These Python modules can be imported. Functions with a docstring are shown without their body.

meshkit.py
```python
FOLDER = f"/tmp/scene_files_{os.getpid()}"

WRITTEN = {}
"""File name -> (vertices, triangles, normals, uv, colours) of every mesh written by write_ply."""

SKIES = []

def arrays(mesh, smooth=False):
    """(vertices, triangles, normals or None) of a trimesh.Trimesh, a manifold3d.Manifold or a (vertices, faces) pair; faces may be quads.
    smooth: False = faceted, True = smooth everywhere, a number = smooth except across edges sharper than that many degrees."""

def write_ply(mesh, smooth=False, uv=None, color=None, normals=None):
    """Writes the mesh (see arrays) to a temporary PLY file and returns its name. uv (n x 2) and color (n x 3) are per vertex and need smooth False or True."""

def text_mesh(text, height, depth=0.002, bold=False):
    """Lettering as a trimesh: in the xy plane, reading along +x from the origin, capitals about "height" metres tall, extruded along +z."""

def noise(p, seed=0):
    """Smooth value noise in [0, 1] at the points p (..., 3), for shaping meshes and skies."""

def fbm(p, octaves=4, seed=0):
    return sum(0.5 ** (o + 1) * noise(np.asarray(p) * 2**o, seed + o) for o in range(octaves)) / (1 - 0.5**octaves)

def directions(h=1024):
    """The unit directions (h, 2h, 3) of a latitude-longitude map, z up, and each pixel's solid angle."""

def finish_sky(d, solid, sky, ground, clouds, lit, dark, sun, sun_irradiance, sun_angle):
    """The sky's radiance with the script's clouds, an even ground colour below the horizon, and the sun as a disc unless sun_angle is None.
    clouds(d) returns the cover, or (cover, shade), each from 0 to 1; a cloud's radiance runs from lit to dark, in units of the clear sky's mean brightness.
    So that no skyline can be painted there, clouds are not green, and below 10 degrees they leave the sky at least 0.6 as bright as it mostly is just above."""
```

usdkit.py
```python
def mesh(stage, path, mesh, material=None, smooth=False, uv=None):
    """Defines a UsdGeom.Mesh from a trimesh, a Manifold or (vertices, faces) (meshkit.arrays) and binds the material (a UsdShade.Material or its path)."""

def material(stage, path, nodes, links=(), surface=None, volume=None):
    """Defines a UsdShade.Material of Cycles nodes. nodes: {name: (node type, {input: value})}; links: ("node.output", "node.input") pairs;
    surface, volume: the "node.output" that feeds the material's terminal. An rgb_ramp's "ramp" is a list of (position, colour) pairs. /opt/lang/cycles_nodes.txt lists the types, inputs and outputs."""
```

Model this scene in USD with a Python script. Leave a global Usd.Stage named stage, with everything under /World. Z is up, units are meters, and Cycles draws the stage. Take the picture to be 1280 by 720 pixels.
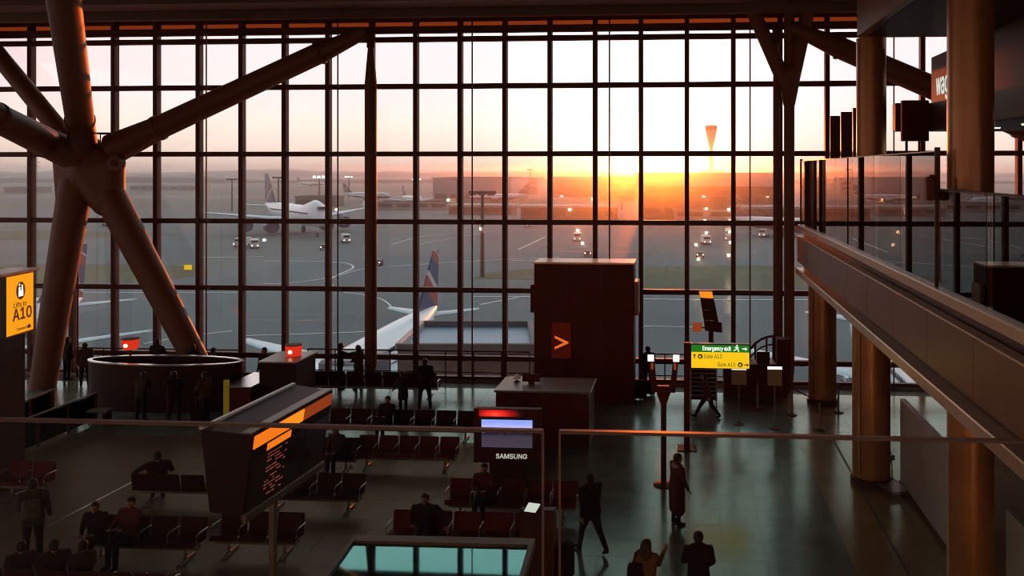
import math, random
import numpy as np, trimesh, usdkit, meshkit
import manifold3d as m3
from pxr import Usd, UsdGeom, UsdLux, UsdShade, Gf, Sdf

rng = random.Random(7)
stage = Usd.Stage.CreateInMemory()
UsdGeom.SetStageUpAxis(stage, 'Z'); UsdGeom.SetStageMetersPerUnit(stage, 1.0)
UsdGeom.Xform.Define(stage, '/World'); UsdGeom.Scope.Define(stage, '/World/Looks')

# ------------------------------------------------------------------ camera (1280 x 720, shifted lens: verticals stay upright)
F, CX, CY, EYE, TH = 1050.0, 780.0, 212.0, 8.6, math.atan2(72, 1050)
C_, S_ = math.cos(TH), math.sin(TH)
cam = UsdGeom.Camera.Define(stage, '/World/Camera')
cam.CreateHorizontalApertureAttr(36.0); cam.CreateVerticalApertureAttr(20.25)
cam.CreateFocalLengthAttr(36.0 * F / 1280)
cam.CreateHorizontalApertureOffsetAttr(-(CX - 640) / 1280 * 36); cam.CreateVerticalApertureOffsetAttr(-(360 - CY) / 1280 * 36)
cam.CreateClippingRangeAttr((0.05, 20000.0)); cam.CreateExposureAttr(0.45)
_x = UsdGeom.Xformable(cam); _x.AddTranslateOp().Set((0, 0, EYE)); _x.AddRotateXYZOp().Set((90, 0, math.degrees(TH)))

def W(u, v, d):
    xc = (u - CX) / F * d
    return np.array([xc * C_ - d * S_, xc * S_ + d * C_, EYE - (v - CY) / F * d])
def on(u, v, z=0.0): return W(u, v, (EYE - z) * F / (v - CY))
def atY(u, v, Y): return W(u, v, Y / ((u - CX) / F * S_ + C_))
def atX(u, v, X): return W(u, v, X / ((u - CX) / F * C_ - S_))
def flat(u, d):
    p = W(u, CY, d); return p[0], p[1]

# ------------------------------------------------------------------ sky and sun
SUN = W(822, 188, 1.0) - np.array([0, 0, EYE]); SUN /= np.linalg.norm(SUN)
sky = UsdLux.DomeLight.Define(stage, '/World/sky'); sky.CreateIntensityAttr(1.0)
_m = usdkit.material(stage, '/World/Looks/sky', {
    "tc": ("texture_coordinate", {}), "sep": ("separate_xyz", {}),
    "dot": ("vector_math", {"math_type": "dot_product", "vector2": tuple(SUN)}),
    # elevation tint
    "el": ("rgb_ramp", {"ramp": [(0, (.60, .41, .33)), (.01, (.74, .58, .51)), (.025, (.90, .73, .65)), (.05, (1.0, .84, .77)), (.085, (1.04, .86, .88)), (.2, (1.04, .87, .95)), (.27, (.88, .93, .95)), (.40, (.74, .92, .93)), (.65, (.50, .68, .73)), (1, (.38, .52, .58))]}),
    # dimmer away from the sun
    "mr": ("map_range", {"from_min": -1.0, "from_max": 1.0}),
    "az": ("rgb_ramp", {"ramp": [(0, (.40, .33, .33)), (.4, (.52, .47, .48)), (.62, (.80, .76, .77)), (.76, (.97, .96, .97)), (.9, (1, 1, 1)), (1, (1.0, 1.0, 1.0))]}),
    "mul": ("mix", {"mix_type": "multiply", "fac": 1.0}),
    "g1": ("math", {"math_type": "power", "value2": 90.0, "use_clamp": False}),
    "g2": ("math", {"math_type": "power", "value2": 1500.0}),
    "g3": ("math", {"math_type": "power", "value2": 12000.0}),
    "dc": ("math", {"math_type": "maximum", "value2": 0.0}),
    "c1": ("vector_math", {"math_type": "scale", "vector1": (.50, .42, .43)}),
    "c2": ("vector_math", {"math_type": "scale", "vector1": (2.0, 1.35, 1.0)}),
    "c3": ("vector_math", {"math_type": "scale", "vector1": (18., 8., 2.4)}),
    "a1": ("vector_math", {"math_type": "add"}), "a2": ("vector_math", {"math_type": "add"}), "a3": ("vector_math", {"math_type": "add"}),
    "bg": ("background_shader", {"strength": 1.0})},
    [("tc.generated", "sep.vector"), ("tc.generated", "dot.vector1"), ("sep.z", "el.fac"), ("dot.value", "mr.value"), ("mr.result", "az.fac"),
     ("el.color", "mul.color1"), ("az.color", "mul.color2"), ("dot.value", "dc.value1"), ("dc.value", "g1.value1"), ("dc.value", "g2.value1"), ("dc.value", "g3.value1"),
     ("g1.value", "c1.scale"), ("g2.value", "c2.scale"), ("g3.value", "c3.scale"), ("mul.color", "a1.vector1"), ("c1.vector", "a1.vector2"),
     ("a1.vector", "a2.vector1"), ("c2.vector", "a2.vector2"), ("a2.vector", "a3.vector1"), ("c3.vector", "a3.vector2"), ("a3.vector", "bg.color")], surface="bg.background")
UsdShade.MaterialBindingAPI.Apply(sky.GetPrim()).Bind(_m)
sun = UsdLux.DistantLight.Define(stage, '/World/sun')
sun.CreateAngleAttr(0.6); sun.CreateColorAttr((1.0, .15, .012)); sun.CreateIntensityAttr(8200.0)
_q = Gf.Rotation(Gf.Vec3d(0, 0, 1), Gf.Vec3d(*map(float, SUN)))
UsdGeom.Xformable(sun).AddTransformOp().Set(Gf.Matrix4d().SetRotate(_q))

# ------------------------------------------------------------------ materials
LOOK = {}
def pbr(name, col, rough=.5, metal=0.0, var=.12, scale=2.0, spec=.5, bump=0.0, rvar=.0, island=False):
    n = {"tc": ("texture_coordinate", {}), "no": ("noise_texture", {"scale": scale, "detail": 4.0}),
         "rp": ("rgb_ramp", {"ramp": [(.25, tuple(x * (1 - var) for x in col)), (.75, tuple(min(1, x * (1 + var)) for x in col))]}),
         "p": ("principled_bsdf", {"roughness": rough, "metallic": metal, "specular_ior_level": spec})}
    l = [("tc.object", "no.vector"), ("no.fac", "rp.fac"), ("rp.color", "p.base_color")]
    if rvar:
        n["rr"] = ("map_range", {"from_min": .3, "from_max": .7, "to_min": rough - rvar, "to_max": rough + rvar}); l += [("no.fac", "rr.value"), ("rr.result", "p.roughness")]
    if bump:
        n["bu"] = ("bump", {"strength": bump, "distance": .01}); n["n2"] = ("noise_texture", {"scale": scale * 9, "detail": 3.0})
        l += [("tc.object", "n2.vector"), ("n2.fac", "bu.height"), ("bu.normal", "p.normal")]
    LOOK[name] = usdkit.material(stage, '/World/Looks/' + name, n, l, surface="p.BSDF"); return LOOK[name]
def emit(name, col, strength):
    LOOK[name] = usdkit.material(stage, '/World/Looks/' + name, {"e": ("emission", {"color": col, "strength": strength})}, surface="e.emission"); return LOOK[name]
def pane(name, tint, ior=1.5, rough=0.0, gl=(1, 1, 1)):
    LOOK[name] = usdkit.material(stage, '/World/Looks/' + name, {"f": ("fresnel", {"IOR": ior}), "t": ("transparent_bsdf", {"color": tint}), "g": ("glossy_bsdf", {"roughness": rough, "color": gl}), "m": ("mix_closure", {})},
                                 [("f.fac", "m.fac"), ("t.BSDF", "m.closure1"), ("g.BSDF", "m.closure2")], surface="m.closure"); return LOOK[name]

pbr('steel', (.11, .043, .018), .5, spec=.25, var=.08, scale=.6)              # painted structural steel
pbr('mullion', (.075, .026, .016), .5, var=.1, spec=.2)
pbr('ceiling', (.085, .045, .03), .6, var=.1, scale=.5)
pbr('box_sunlit', (.30, .15, .08), .4, var=.1)
pbr('joint', (.05, .042, .034), .6)
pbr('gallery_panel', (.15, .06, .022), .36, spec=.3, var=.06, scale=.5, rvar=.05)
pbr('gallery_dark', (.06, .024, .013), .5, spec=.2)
pbr('brass', (.50, .32, .19), .35, metal=.4, var=.06)
pbr('cladding', (.33, .14, .045), .28, metal=.45, var=.1, scale=.8, rvar=.06)
pbr('black_box', (.078, .0135, .0055), .55, var=.1, spec=.15)
pbr('bar_dark', (.030, .008, .004), .55, spec=.15); pbr('board_dark', (.022, .0065, .003), .55, spec=.15); pbr('dark_brown', (.055, .017, .009), .5, spec=.2)
pbr('counter_top', (.38, .33, .30), .3, var=.08)
pbr('seat_red', (.095, .0075, .005), .55, var=.12, scale=5, spec=.12)
pbr('seat_dark', (.034, .006, .004), .55, var=.12, scale=5, spec=.12)
pbr('chrome', (.6, .56, .52), .22, metal=1.0, var=.05)
pbr('rail_cap', (.20, .11, .065), .35, metal=.3); pbr('grey_metal', (.20, .16, .13), .4, metal=.5)
pbr('wall_pale', (.33, .29, .25), .4, var=.06, scale=.7)
pbr('kiosk_frame', (.15, .095, .05), .5, var=.08)
pbr('white_plastic', (.75, .72, .70), .35, var=.04)
pbr('rack_grey', (.30, .29, .28), .5)
pbr('asphalt', (.074, .096, .106), .75, var=.22, scale=.05, bump=.1)
pbr('concrete_far', (.13, .13, .135), .8, var=.15, scale=.03)
pbr('grass', (.085, .085, .035), .9, var=.25, scale=.08)
pbr('ground_far', (.08, .11, .09), .9, var=.25, scale=.006)
pbr('paint_white', (.62, .62, .62), .6, var=.1, scale=1)
pbr('trees_far', (.05, .06, .045), .9, var=.3, scale=.02)
pbr('hangar_grey', (.22, .235, .27), .6, var=.06, scale=.05)
pbr('building_brown', (.12, .085, .07), .7, var=.12, scale=.05)
pbr('roof_pale', (.34, .30, .29), .6, var=.08, scale=.05)
pbr('pale_wall', (.30, .28, .27), .7, var=.1, scale=.05)
pbr('window_dark', (.03, .032, .036), .15)
pbr('mast_dark', (.05, .045, .045), .6)
pbr('roof_blue', (.20, .25, .34), .45, var=.1, scale=.2)
pbr('plane_white', (.72, .76, .82), .28, var=.03, scale=.2)
pbr('plane_blue', (.025, .035, .09), .3)
pbr('plane_grey', (.30, .31, .34), .4)
pbr('plane_red', (.35, .03, .03), .35)
pbr('tyre', (.02, .02, .02), .8)
pbr('vehicle_white', (.5, .5, .5), .4)
pbr('vehicle_dark', (.06, .06, .07), .5)
pbr('sign_black', (.025, .018, .012), .4)
pbr('skin', (.30, .15, .095), .5, var=.05, scale=8)
for nm, col in dict(black=(.018, .010, .009), navy=(.018, .014, .018), charcoal=(.03, .02, .018), brown=(.055, .025, .014), tan=(.15, .075, .032), maroon=(.085, .016, .013), olive=(.04, .03, .017), denim=(.028, .022, .026), grey=(.08, .062, .055), cream=(.33, .24, .18)).items():
    pbr('cloth_' + nm, col, .85, var=.2, scale=7, spec=.2)
for nm, col in dict(dark=(.014, .008, .006), brown=(.04, .018, .01), fair=(.14, .075, .035), grey=(.12, .10, .09)).items():
    pbr('hair_' + nm, col, .6, var=.3, scale=30, spec=.3)
emit('sign_yellow', (.72, .26, .008), 1.0); emit('sign_yellow_bright', (.70, .42, .008), 1.0); emit('sign_green', (.014, .13, .010), 1.0)
emit('sign_white', (.95, 1.0, .85), .9); emit('sign_orange', (1.0, .22, .012), .95); emit('sign_orange_dim', (.75, .12, .03), .25)
emit('arrow_glow', (.55, .10, .015), 1.0); emit('led_red', (1.0, .22, .16), .2); emit('lamp_red', (.50, .022, .008), 1.0); emit('lamp_red_core', (1.0, .35, .2), 4.0)
emit('lamp_white', (1.0, .93, .8), 3.0); emit('lamp_warm', (1.0, .75, .4), 4.0); emit('panel_red', (.5, .045, .02), .06); emit('letter_white', (.9, .95, .85), .55)
emit('screen_white', (.8, .92, .85), .75)
pane('facade_glass', (.93, .92, .90)); pane('gallery_glass', (.75, .72, .68), 1.9); pane('rail_glass', (.86, .84, .80), 1.35)
LOOK['fritted'] = usdkit.material(stage, '/World/Looks/fritted', {"t": ("transparent_bsdf", {"color": (.42, .17, .07)}), "d": ("principled_bsdf", {"base_color": (.16, .07, .04), "roughness": .4}), "m": ("mix_closure", {"fac": .12})},
                                  [("t.BSDF", "m.closure1"), ("d.BSDF", "m.closure2")], surface="m.closure")
# polished floor tiles, each a little different; the tan set has warm lamp light in its colour
for nm, c0, c1, r0, r1, gl in (('tile_lamplit', (.20, .13, .06), (.27, .18, .09), .16, .25, (.80, .9, .8)), ('tile', (.085, .092, .074), (.13, .135, .11), .14, .23, (.78, 1.0, .95)), ('tile_dark', (.07, .045, .028), (.10, .066, .042), .30, .42, (.50, .42, .34))):
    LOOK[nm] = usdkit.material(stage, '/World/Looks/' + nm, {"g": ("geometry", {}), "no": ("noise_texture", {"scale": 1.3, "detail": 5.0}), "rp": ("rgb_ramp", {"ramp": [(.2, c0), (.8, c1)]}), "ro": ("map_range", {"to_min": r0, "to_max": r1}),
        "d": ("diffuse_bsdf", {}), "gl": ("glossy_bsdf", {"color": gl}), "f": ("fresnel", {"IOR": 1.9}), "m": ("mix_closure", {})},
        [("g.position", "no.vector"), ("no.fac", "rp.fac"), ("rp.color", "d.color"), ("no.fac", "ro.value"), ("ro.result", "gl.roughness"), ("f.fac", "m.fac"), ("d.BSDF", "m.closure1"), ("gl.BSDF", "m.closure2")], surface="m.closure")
LOOK['mirror_roof'] = usdkit.material(stage, '/World/Looks/mirror_roof', {"p": ("principled_bsdf", {"base_color": (.15, .40, .42), "roughness": .03, "metallic": 1.0})}, surface="p.BSDF")

# ------------------------------------------------------------------ scene-graph helpers
USED = {}
def numbered(parent, name):
    k = USED.setdefault(parent, {}); n = k.get(name, -1) + 1; k[name] = n
    return name if n == 0 else f'{name}_{n:03d}'
def setd(p, label=None, cat=None, group=None, kind=None):
    for k, v in (('label', label), ('category', cat), ('group', group), ('kind', kind)):
        if v: p.SetCustomDataByKey(k, v)
    return p
def thing(name, label=None, cat=None, loc=(0, 0, 0), rotz=0.0, group=None, kind=None):
    path = '/World/' + numbered('/World', name)
    x = UsdGeom.Xform.Define(stage, path); x.AddTranslateOp().Set(tuple(map(float, loc))); x.AddRotateZOp().Set(float(rotz))
    return setd(x.GetPrim(), label, cat, group, kind)
def obj(name, mesh, m, parent=None, smooth=False, **kw):
    pp = str(parent.GetPath()) if parent is not None else '/World'
    if isinstance(mesh, MB): mesh = mesh.mesh()
    p = usdkit.mesh(stage, pp + '/' + numbered(pp, name), mesh, LOOK[m], smooth=smooth).GetPrim()
    if kw: setd(p, **kw)
    return p
def dup(root, loc, rotz, label=None, group=None):
    was = root.GetCustomData()
    r = thing(root.GetName().rstrip('0123456789').rstrip('_'), label or was['label'], was['category'], loc, rotz, group or was.get('group'))
    r.GetReferences().AddInternalReference(root.GetPath()); r.SetInstanceable(True)
    return r

# ------------------------------------------------------------------ mesh helpers
def cham(lo, hi, r=.01):
    lo, hi = np.minimum(lo, hi).astype(float), np.maximum(lo, hi).astype(float)
    r = min(r, .45 * (hi - lo).min())
    if r < 1e-4:
        m = trimesh.creation.box(hi - lo); m.apply_translation((lo + hi) / 2); return m
    pts = []
    for c in np.ndindex(2, 2, 2):
        p = np.where(c, hi, lo); d = np.where(c, -r, r)
        for k in range(3):
            q = p + d; q[k] = p[k]; pts.append(q)
    return trimesh.convex.convex_hull(np.array(pts))
def frame_of(d):
    d = d / np.linalg.norm(d); a = np.cross(d, (0, 0, 1.0) if abs(d[2]) < .95 else (1.0, 0, 0)); a /= np.linalg.norm(a)
    return d, a, np.cross(a, d)
def tube(p, q, r0, r1=None, n=16):
    p, q = np.asarray(p, float), np.asarray(q, float); r1 = r0 if r1 is None else r1
    d, a, b = frame_of(q - p); t = np.arange(n) * 2 * np.pi / n
    ring = np.cos(t)[:, None] * a + np.sin(t)[:, None] * b
    v = np.vstack([p + r0 * ring, q + r1 * ring, [p], [q]]); i = np.arange(n); j = (i + 1) % n
    f = np.vstack([np.c_[i, j, j + n], np.c_[i, j + n, i + n], np.c_[j, i, np.full(n, 2 * n)], np.c_[i + n, j + n, np.full(n, 2 * n + 1)]])
    m = trimesh.Trimesh(v, f, process=False); m.fix_normals(); return m
def path_tube(pts, r, n=8):
    pts = np.asarray(pts, float); v, f = [], []
    T = np.gradient(pts, axis=0); T /= np.linalg.norm(T, axis=1, keepdims=True)
    t = np.arange(n) * 2 * np.pi / n; i = np.arange(n); j = (i + 1) % n
    rr = np.broadcast_to(r, (len(pts),))
    for k, (p, d) in enumerate(zip(pts, T)):
        _, a, b = frame_of(d); v.append(p + rr[k] * (np.cos(t)[:, None] * a + np.sin(t)[:, None] * b))
        if k: o = (k - 1) * n; f += [np.c_[i + o, j + o, j + o + n], np.c_[i + o, j + o + n, i + o + n]]
    L = len(pts) * n; v.append(pts[[0, -1]]); f += [np.c_[j, i, np.full(n, L)], np.c_[i + L - n, j + L - n, np.full(n, L + 1)]]
    m = trimesh.Trimesh(np.vstack(v), np.vstack(f), process=False); m.fix_normals(); return m
def bar(p, q, w, h, up=(0, 0, 1)):
    p, q = np.asarray(p, float), np.asarray(q, float); d = q - p; L = np.linalg.norm(d); d /= L
    a = np.cross(d, up); a /= np.linalg.norm(a); b = np.cross(a, d)
    m = cham((-w / 2, 0, -h / 2), (w / 2, L, h / 2), min(w, h) * .12); M = np.eye(4); M[:3, 0], M[:3, 1], M[:3, 2], M[:3, 3] = a, d, b, p
    m.apply_transform(M); return m
def lathe(prof, n=24, at=(0, 0, 0)):
    m = trimesh.creation.revolve(np.array(prof, float), sections=n); m.apply_translation(at); return m
def prism(poly, depth, M=None):
    """polygon in its own xy plane extruded along +z by depth"""
    from shapely.geometry import Polygon
    m = trimesh.creation.extrude_polygon(Polygon(poly), depth, engine='earcut')
    if M is not None: m.apply_transform(M)
    return m
def MX(x, y, z, o=(0, 0, 0)):
    M = np.eye(4); M[:3, 0], M[:3, 1], M[:3, 2], M[:3, 3] = x, y, z, o; return M
def facing_text(s, h, at, x=(1, 0, 0), up=(0, 0, 1), depth=.006, bold=True, wide=1.0):
    m = meshkit.text_mesh(s, h, depth, bold); m.apply_transform(np.diag([wide, 1, 1, 1])); x, up = np.array(x, float), np.array(up, float)
    m.apply_transform(MX(x, up, np.cross(x, up), at)); return m
def loft(secs):
    """closed sections of equal length joined, ends capped by fans"""
    secs = [np.asarray(s, float) for s in secs]; n = len(secs[0]); v = np.vstack(secs); f = []
    i = np.arange(n); j = (i + 1) % n
    for k in range(len(secs) - 1):
        o = k * n; f += [np.c_[i + o, j + o, j + o + n], np.c_[i + o, j + o + n, i + o + n]]
    L = len(v); v = np.vstack([v, secs[0].mean(0), secs[-1].mean(0)]); o = (len(secs) - 1) * n
    f += [np.c_[j, i, np.full(n, L)], np.c_[i + o, j + o, np.full(n, L + 1)]]
    m = trimesh.Trimesh(v, np.vstack(f), process=False); m.fix_normals(); return m
class MB:
    def __init__(s): s.l = []
    def add(s, m): s.l.append(m); return s
    def box(s, lo, hi, r=.01): return s.add(cham(lo, hi, r))
    def tube(s, *a, **k): return s.add(tube(*a, **k))
    def bar(s, *a, **k): return s.add(bar(*a, **k))
    def mesh(s): return s.l[0] if len(s.l) == 1 else trimesh.util.concatenate(s.l)
def ball(p, r, n=14):
    return m3.Manifold.sphere(float(r), n).translate(tuple(map(float, p)))
def hull(*sp, n=14): return m3.Manifold.batch_hull([ball(p, r, n) for p, r in sp])
def to_tm(m):
    x = m.to_mesh(); return trimesh.Trimesh(np.array(x.vert_properties[:, :3]), np.array(x.tri_verts), process=True)

# ================================================================== THE SETTING
YF = 33.7
KX = lambda k: -7.15 + 1.841 * k
KR = range(-14, 13)
ROWS = [.10, .93, 3.70, 6.47, 9.24, 12.0, 13.92, 14.27]
wb = thing('wall_back', 'tall glazed end wall of dark mullions and clear panes facing the airfield', None, kind='structure')
for k in KR:
    obj('mullion', cham((KX(k) - .09, YF - .16, 0), (KX(k) + .09, YF + .16, 14.95), .015), 'mullion', wb)
X0w, X1w = KX(KR[0]), KX(KR[-1])
for z in ROWS:
    obj('transom', cham((X0w, YF - .13, z - .1), (X1w, YF + .13, z + .1), .012), 'mullion', wb)
for k in list(KR)[:-1]:
    for a, b in zip(ROWS[:-1], ROWS[1:]):
        obj('glass_pane', cham((KX(k) + .085, YF + .02, a + .095), (KX(k + 1) - .085, YF + .032, b - .095), 0), 'facade_glass', wb)
    obj('spandrel_panel', cham((KX(k) + .085, YF + .01, 14.42), (KX(k + 1) - .085, YF + .05, 14.86), 0), 'fritted', wb)
for k in (-13, -10, -7, -4, -1, 2, 5, 8):                          # slender hanger rods beside every third mullion
    obj('hanger_rod', tube((KX(k) + .62, YF - .55, 0.0), (KX(k) + .62, YF - .55, 14.95), .028, n=8), 'mullion', wb)
    for z in ROWS[2:6]: obj('rod_bracket', bar((KX(k) + .62, YF - .58, z), (KX(k) + .62, YF + .0, z), .05, .06), 'mullion', wb)
obj('head_beam', cham((X0w, YF - .3, 14.24), (X1w, YF + .2, 14.42), .02), 'mullion', wb)
obj('sill', cham((X0w, YF - .25, -.3), (X1w, YF + .3, .1), .02), 'grey_metal', wb)

ce = thing('ceiling', 'dark ceiling above the glazed wall', None, kind='structure')
obj('soffit', cham((-36, -14, 14.95), (26, 35.5, 15.3), 0), 'ceiling', ce)
for y in (32.6, 29.5, 26.0, 22.5, 19.0, 12.0, 5.0): obj('roof_beam', cham((-36, y - .18, 14.62), (26, y + .18, 14.96), .02), 'ceiling', ce)

# floor: slab with recessed joints, tiles on it; the 300 that show largest are single tiles
fl = thing('floor', 'polished stone tile floor of the departure hall', None, kind='structure')
obj('slab', cham((-36, -14, -.5), (16, YF - .2, -.012), 0), 'joint', fl)
TS, cells = .93, []
for i in range(-38, 16):
    for j in range(-3, 36):
        x, y = i * TS, j * TS
        if y + TS > YF - .25: continue
        cx, cy = x + TS / 2, y + TS / 2
        d = -cx * S_ + cy * C_
        u, v = CX + F * (cx * C_ + cy * S_) / max(d, .1), CY + F * EYE / max(d, .1)
        vis = d > 3 and -20 < u < 1300 and 460 < v < 740
        cells.append((-(1 / d ** 3) if vis else 1, x, y))
cells.sort()
def dark(x, y): return 'tile_dark' if x < -4.1 and y < 25.5 else 'tile_lamplit' if x > 3.7 else 'tile'
def tile_mesh(x, y): return cham((x + .003, y + .003, -.014), (x + TS - .003, y + TS - .003, 0), 0)
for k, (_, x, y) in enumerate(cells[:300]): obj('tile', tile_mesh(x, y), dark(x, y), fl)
for dk, lb in (('tile', 'pale polished tiles'), ('tile_dark', 'darker matt tiles of the seating area'), ('tile_lamplit', 'tan tiles under the gallery')): obj('tile_field', trimesh.util.concatenate([tile_mesh(x, y) for _, x, y in cells[300:] if dark(x, y) == dk]), dk, fl, kind='stuff', label=lb)

# ------------------------------------------------------------------ gallery on the right
GX = 4.42
gd = thing('gallery_deck', 'raised gallery on the right with a plain fascia and brass coloured kerb', None, kind='structure')
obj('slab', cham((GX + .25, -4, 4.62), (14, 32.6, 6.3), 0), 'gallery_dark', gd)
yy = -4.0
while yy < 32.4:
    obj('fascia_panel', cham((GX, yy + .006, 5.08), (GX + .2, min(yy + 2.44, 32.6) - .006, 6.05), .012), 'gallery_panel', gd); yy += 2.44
obj('edge_trim', cham((GX - .05, -4, 4.6), (GX + .26, 32.65, 4.84), .02), 'brass', gd)
obj('edge_trim', cham((GX - .02, -4, 6.05), (GX + .2, 32.65, 6.085), .006), 'brass', gd)
obj('cap_rail', cham((GX + .02, -4, 6.30), (GX + .32, 32.65, 6.50), .02), 'brass', gd)
gb = thing('gallery_balustrade', 'tall clear glass screen along the edge of the raised gallery', 'glass screen')
GP = [32.6 - 2.45 * k for k in range(8)]
for a, b in zip(GP[:-1], GP[1:]):
    obj('glass_panel', cham((GX + .14, b + .012, 6.5), (GX + .16, a - .012, 8.92), 0), 'gallery_glass', gb)
    obj('top_strip', cham((GX + .135, b + .012, 8.92), (GX + .165, a - .012, 8.94), 0), 'brass', gb)
for y in (GP[0], GP[-1] - .04): obj('post', cham((GX + .11, y - .03, 6.5), (GX + .2, y + .03, 9.0), .005), 'gallery_dark', gb)
ll = thing('gallery_balustrade', 'lower clear glass balustrade at the near end of the gallery', 'glass screen')
yy = GP[-1] - .1
while yy > -2:
    obj('glass_panel', cham((GX + .14, yy - 2.4, 6.5), (GX + .16, yy - .012, 8.22), 0), 'gallery_glass', ll)
    obj('handrail', cham((GX + .12, yy - 2.4, 8.22), (GX + .18, yy - .012, 8.26), .005), 'gallery_dark', ll); yy -= 2.42

# columns carrying the gallery and the upper deck
def round_column(x, y, lab, wide, H=12.2):
    t = thing('column', lab, 'column', (x, y, 0), group=None)
    obj('shaft', lathe([(0, 0), (.40, 0), (.40, H), (0, H)], 40), 'cladding', t, smooth=35)
    if wide:
        for k in range(4):                                           # cladding shells of the lower part, with slots between them
            a0, a1 = k * math.pi / 2 + .03 + math.pi / 4, (k + 1) * math.pi / 2 - .03 + math.pi / 4
            an = np.linspace(a0, a1, 10)
            poly = [(.51 * math.cos(a), .51 * math.sin(a)) for a in an] + [(.44 * math.cos(a), .44 * math.sin(a)) for a in an[::-1]]
            m = prism(poly, 4.35); m.apply_translation((0, 0, .22)); obj('cladding_panel', m, 'cladding', t, smooth=30)
    obj('base_ring', lathe([(0, 0), (.56 if wide else .47, 0), (.56 if wide else .47, .16), (.45, .22), (0, .22)], 40), 'gallery_dark', t, smooth=30)
    return t
for (x, y), lab, wide in ((flat(1028, 31.0), 'bronze clad round column under the gallery nearest the glazed wall', True), (flat(1089, 23.1), 'bronze clad round column under the gallery, middle of the three', True), (flat(1213, 15.2), 'nearest bronze clad round column, rising past the gallery edge at the right', False)):
    round_column(x, y, lab, wide, 4.63 if y > 28 else 12.2)
# low partition wall under the gallery
pw = thing('wall_right', 'pale low partition wall under the gallery', None, kind='structure')
for y0, y1 in ((19.2, 23.4), (12.6, 15.9), (9.0, 12.5)):
    n = 2
    for k in range(n):
        a, b = y0 + (y1 - y0) * k / n, y0 + (y1 - y0) * (k + 1) / n
        obj('wall_panel', cham((5.95, a + .006, .12), (6.1, b - .006, 2.35), .008), 'wall_pale', pw)
    obj('skirting', cham((5.92, y0, 0), (6.12, y1, .12), .005), 'dark_brown', pw)
obj('back_wall', cham((10.2, -4, 0), (10.5, 31, 4.62), 0), 'dark_brown', pw)
obj('floor_border', cham((4.78, -2, -.001), (4.84, 32, .006), 0), 'joint', pw)
ud = thing('upper_deck', 'upper deck resting on the columns at the top right', None, kind='structure')
obj('fascia', cham((4.75, -4, 12.2), (4.95, 23.2, 14.95), .02), 'gallery_panel', ud)
obj('slab', cham((4.95, -4, 12.2), (14, 23.2, 12.6), .02), 'gallery_dark', ud)
# restaurant front on the gallery
rs = thing('wall_gallery', 'dark restaurant front set back on the gallery', None, kind='structure')
obj('sign_fascia', cham((8.0, 8, 9.84), (8.3, 27.6, 12.2), .02), 'gallery_dark', rs)
obj('bulkhead', cham((6.9, 27.7, 9.84), (10.5, 28.1, 10.75), .02), 'gallery_dark', rs)
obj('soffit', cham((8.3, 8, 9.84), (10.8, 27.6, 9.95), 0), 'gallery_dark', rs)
obj('rear_wall', cham((10.6, 6, 6.3), (10.8, 22.5, 9.84), 0), 'dark_brown', rs)
obj('sign_lettering', facing_text('wagamama', .66, (7.985, 27.05, 10.95), (0, -1, 0), wide=.70), 'letter_white', rs)
for y in (17.5, 19.5, 21.5, 23.5, 25.5): obj('downlight', lathe([(0, -.03), (.07, -.03), (.09, 0), (0, 0)], 16, (9.3, y, 9.84)), 'lamp_warm', rs)

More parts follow.
